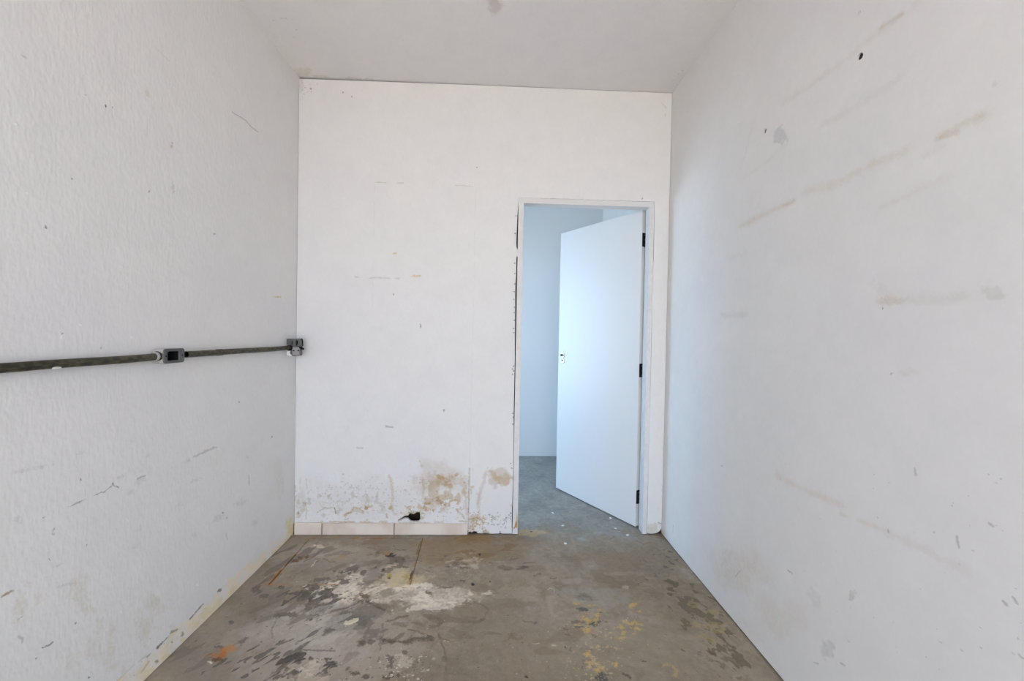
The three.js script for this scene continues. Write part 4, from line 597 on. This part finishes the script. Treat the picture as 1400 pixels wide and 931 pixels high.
{ // cast box without its cover
  const z1 = P1b.z, z0 = z1 - 0.092, y = (P1b.y + P2a.y) / 2 + 0.001, hh = 0.026, dp = 0.040;
  const b = group('junction_box', [xL, y, (z0 + z1) / 2]); tag(b, 'open grey metal junction box without a cover between two conduits', 'junction box');
  const hl = 0.046, face = [], n = 6, rr = 0.008; for (const [cx, cy, a0] of [[hl - rr, hh - rr, 0], [-hl + rr, hh - rr, 1], [-hl + rr, -hh + rr, 2], [hl - rr, -hh + rr, 3]]) for (let i = 0; i <= n; i++) { const t = (a0 + i / n) * Math.PI / 2; face.push([cx + Math.cos(t) * rr, cy + Math.sin(t) * rr]); }
  const mouth = [[-0.030, -0.0185], [0.020, -0.0185], [0.023, -0.015], [0.023, 0.015], [0.020, 0.0185], [-0.030, 0.0185], [-0.033, 0.012], [-0.033, -0.012]];
  const bodyG = (pts, holes, d, x) => { const g = new THREE.ExtrudeGeometry(shapeOf(pts, holes), { depth: d, bevelEnabled: false }); g.rotateY(Math.PI / 2); g.translate(x, 0, 0); return g; };
  // shape x runs along -z after the turn
  mesh('body', merge([bodyG(face, [mouth], dp - 0.006, 0.004), bodyG(face, [], 0.004, 0)]), M.alu, b);
  mesh('rim', (() => { const g = new THREE.ExtrudeGeometry(shapeOf(face, [mouth]), { depth: 0.003, bevelEnabled: true, bevelSize: 0.001, bevelThickness: 0.001, bevelSegments: 2 }); g.rotateY(Math.PI / 2); g.translate(dp - 0.002, 0, 0); return g; })(), M.dull, b);
  mesh('lining', (() => { const g = bodyG(mouth.map(([x, q]) => [x * 0.995, q * 0.995]), [mouth.map(([x, q]) => [x * 0.95, q * 0.95])], dp - 0.006, 0.0042); return merge([g, box(0.0042, 0.006, -0.018, 0.018, -0.0225, 0.032)]); })(), M.black, b);
  for (const s of [-1, 1]) { const c = new THREE.CylinderGeometry(0.0028, 0.0028, 0.0012, 12); c.rotateZ(Math.PI / 2); c.translate(dp + 0.0022, 0, s > 0 ? 0.0385 : -0.0365); mesh('screw_hole', c, M.black, b); }
  const nut = new THREE.CylinderGeometry(0.0185, 0.0185, 0.010, 6); nut.rotateX(Math.PI / 2); nut.translate(off, 0, hl + 0.005); mesh('lock_nut', nut, M.brass, b);
  const bush = new THREE.CylinderGeometry(0.0165, 0.0165, 0.008, 24); bush.rotateX(Math.PI / 2); bush.translate(off, 0, hl + 0.013); mesh('bushing', bush, M.alu, b);
  const nut2 = new THREE.CylinderGeometry(0.016, 0.016, 0.010, 20); nut2.rotateX(Math.PI / 2); nut2.translate(off, 0, -hl - 0.005); mesh('bushing', nut2, M.pipe, b);
}
{ // box in the corner: slotted upper block over a paler lower block
  const zf = P2b.z - 0.004, b = group('corner_outlet_box', [xL, P2b.y, zf]); tag(b, 'dark slotted metal outlet box in the corner at the conduit end', 'outlet box');
  const at = (px, py) => { const p = hit(px, py, 'z', zf); return [p.x - xL, p.y - P2b.y]; };
  const ex = (px, holes, d, z, m, name) => { const g = new THREE.ExtrudeGeometry(shapeOf(px.map(([x, y]) => at(x, y)), holes.map((h) => h.map(([x, y]) => at(x, y)))), { depth: d, bevelEnabled: true, bevelSize: 0.001, bevelThickness: 0.001, bevelSegments: 1 }); g.translate(0, 0, z - d); return mesh(name, g, m, b); };
  const slot = (cx, cy, rx, ry) => Array.from({ length: 14 }, (_, i) => { const t = -i / 14 * Math.PI * 2; return [cx + Math.cos(t) * rx, cy + Math.sin(t) * ry]; });
  const depth = 0.034;
  ex([[392.2, 463.2], [409.2, 463.0], [410.6, 464.8], [410.8, 473.2], [409, 474.2], [398, 474.2], [396.2, 471], [392.2, 471]], [slot(399.4, 469, 1.1, 3.0), slot(405.8, 468.8, 1.9, 4.2)], 0.016, 0, M.dull, 'upper_block');
  ex([[392.2, 463.2], [409.2, 463.0], [410.6, 464.8], [410.8, 473.2], [409, 474.2], [398, 474.2], [396.2, 471], [392.2, 471]], [], depth - 0.02, -0.018, M.black, 'socket_body');
  ex([[398.3, 474.6], [409.8, 474.6], [410, 484.6], [409, 486.2], [399.6, 486.4], [396.6, 483]], [], depth - 0.006, -0.001, M.dull, 'lower_block');
  ex([[399.6, 474.8], [409.4, 474.8], [409.4, 485.2], [400.4, 485.2]], [], 0.002, 0.003, M.zinc, 'cover');
  for (const [x, y] of [[401.8, 479.4], [408.4, 479.4]]) ex([[x - 1.1, y - 0.4], [x + 1.1, y - 0.4], [x + 1.1, y + 0.4], [x - 1.1, y + 0.4]], [], 0.001, 0.0052, M.black, 'screw_slot');
  ex([[409.2, 473.6], [411, 473.8], [415.2, 476.4], [414.8, 478], [412.6, 477.4], [409.8, 475.4]], [], 0.010, 0.006, M.black, 'latch');
  const col = new THREE.CylinderGeometry(0.017, 0.017, 0.014, 20); col.rotateX(Math.PI / 2); col.translate(off, 0, 0.006); mesh('bushing', col, M.black, b);
  ex([[389.6, 463.8], [392, 463.6], [392, 471.5], [397.5, 479], [398.6, 486.4], [395, 486.8], [391, 484.6], [390.4, 478.6], [389.4, 471]], [], 0.06, -0.004, M.plaster, 'mortar_pad');
}

// ------------------------------------------------------------------ loose bits on the floor
{
  const chip = (name, px, py, r, h, m, label, cat, gr, s) => {
    const [x, z] = onFloor(px, py), n = 7, pts = Array.from({ length: n }, (_, i) => { const t = i / n * Math.PI * 2, k = r * (0.55 + 0.6 * hash(i, s, 5)); return [Math.cos(t) * k * 1.3, Math.sin(t) * k]; });
    const g = new THREE.ExtrudeGeometry(shapeOf(pts), { depth: h * 0.5, bevelEnabled: true, bevelSize: r * 0.16, bevelThickness: h * 0.25, bevelSegments: 1 }); g.rotateX(-Math.PI / 2); g.translate(0, h * 0.25, 0);
    const o = mesh(name, g, m); o.position.set(x, 0.0002, z); o.rotation.y = s * 1.7; tag(o, label, cat, null, gr);
  };
  chip('paint_chip', 834.5, 708.6, 0.009, 0.003, M.plaster, 'white paint chip lying under the door edge', 'paint chip', 'paint chips beyond the doorway', 1);
  chip('paint_chip', 769.5, 718.6, 0.009, 0.002, M.plaster, 'white paint chip in the middle of the doorway', 'paint chip', 'paint chips beyond the doorway', 2);
  chip('paint_chip', 755.5, 701.3, 0.008, 0.002, M.plaster, 'small pale paint chip on the further floor past the doorway shade', 'paint chip', 'paint chips beyond the doorway', 3);
  chip('paint_chip', 858, 731.6, 0.008, 0.002, M.plaster, 'pale paint chip beside the hinge jamb', 'paint chip', 'paint chips beyond the doorway', 4);
  chip('paint_chip', 841.5, 722.5, 0.006, 0.002, M.plaster, 'tiny paint chip between door corner and sill', 'paint chip', 'paint chips beyond the doorway', 5);
  const lab = ['tan plaster crumb at the thin end of the dark hollow', 'tan plaster crumb in the middle of three in the hollow', 'tan plaster crumb at the wide end of the dark hollow'];
  [[473.5, 853, 0.010], [480, 851.6, 0.012], [486.5, 848.8, 0.011]].forEach(([x, y, r], i) => chip('plaster_crumb', x, y, r, 0.007, M.crumb, lab[i], 'crumb', 'crumbs in the dark hollow', 7 + i));
  chip('plaster_crumb', 773, 743.3, 0.008, 0.003, M.plaster, 'white plaster crumb on the floor before the doorway', 'crumb', null, 12);
}
renderer.render(scene, camera);
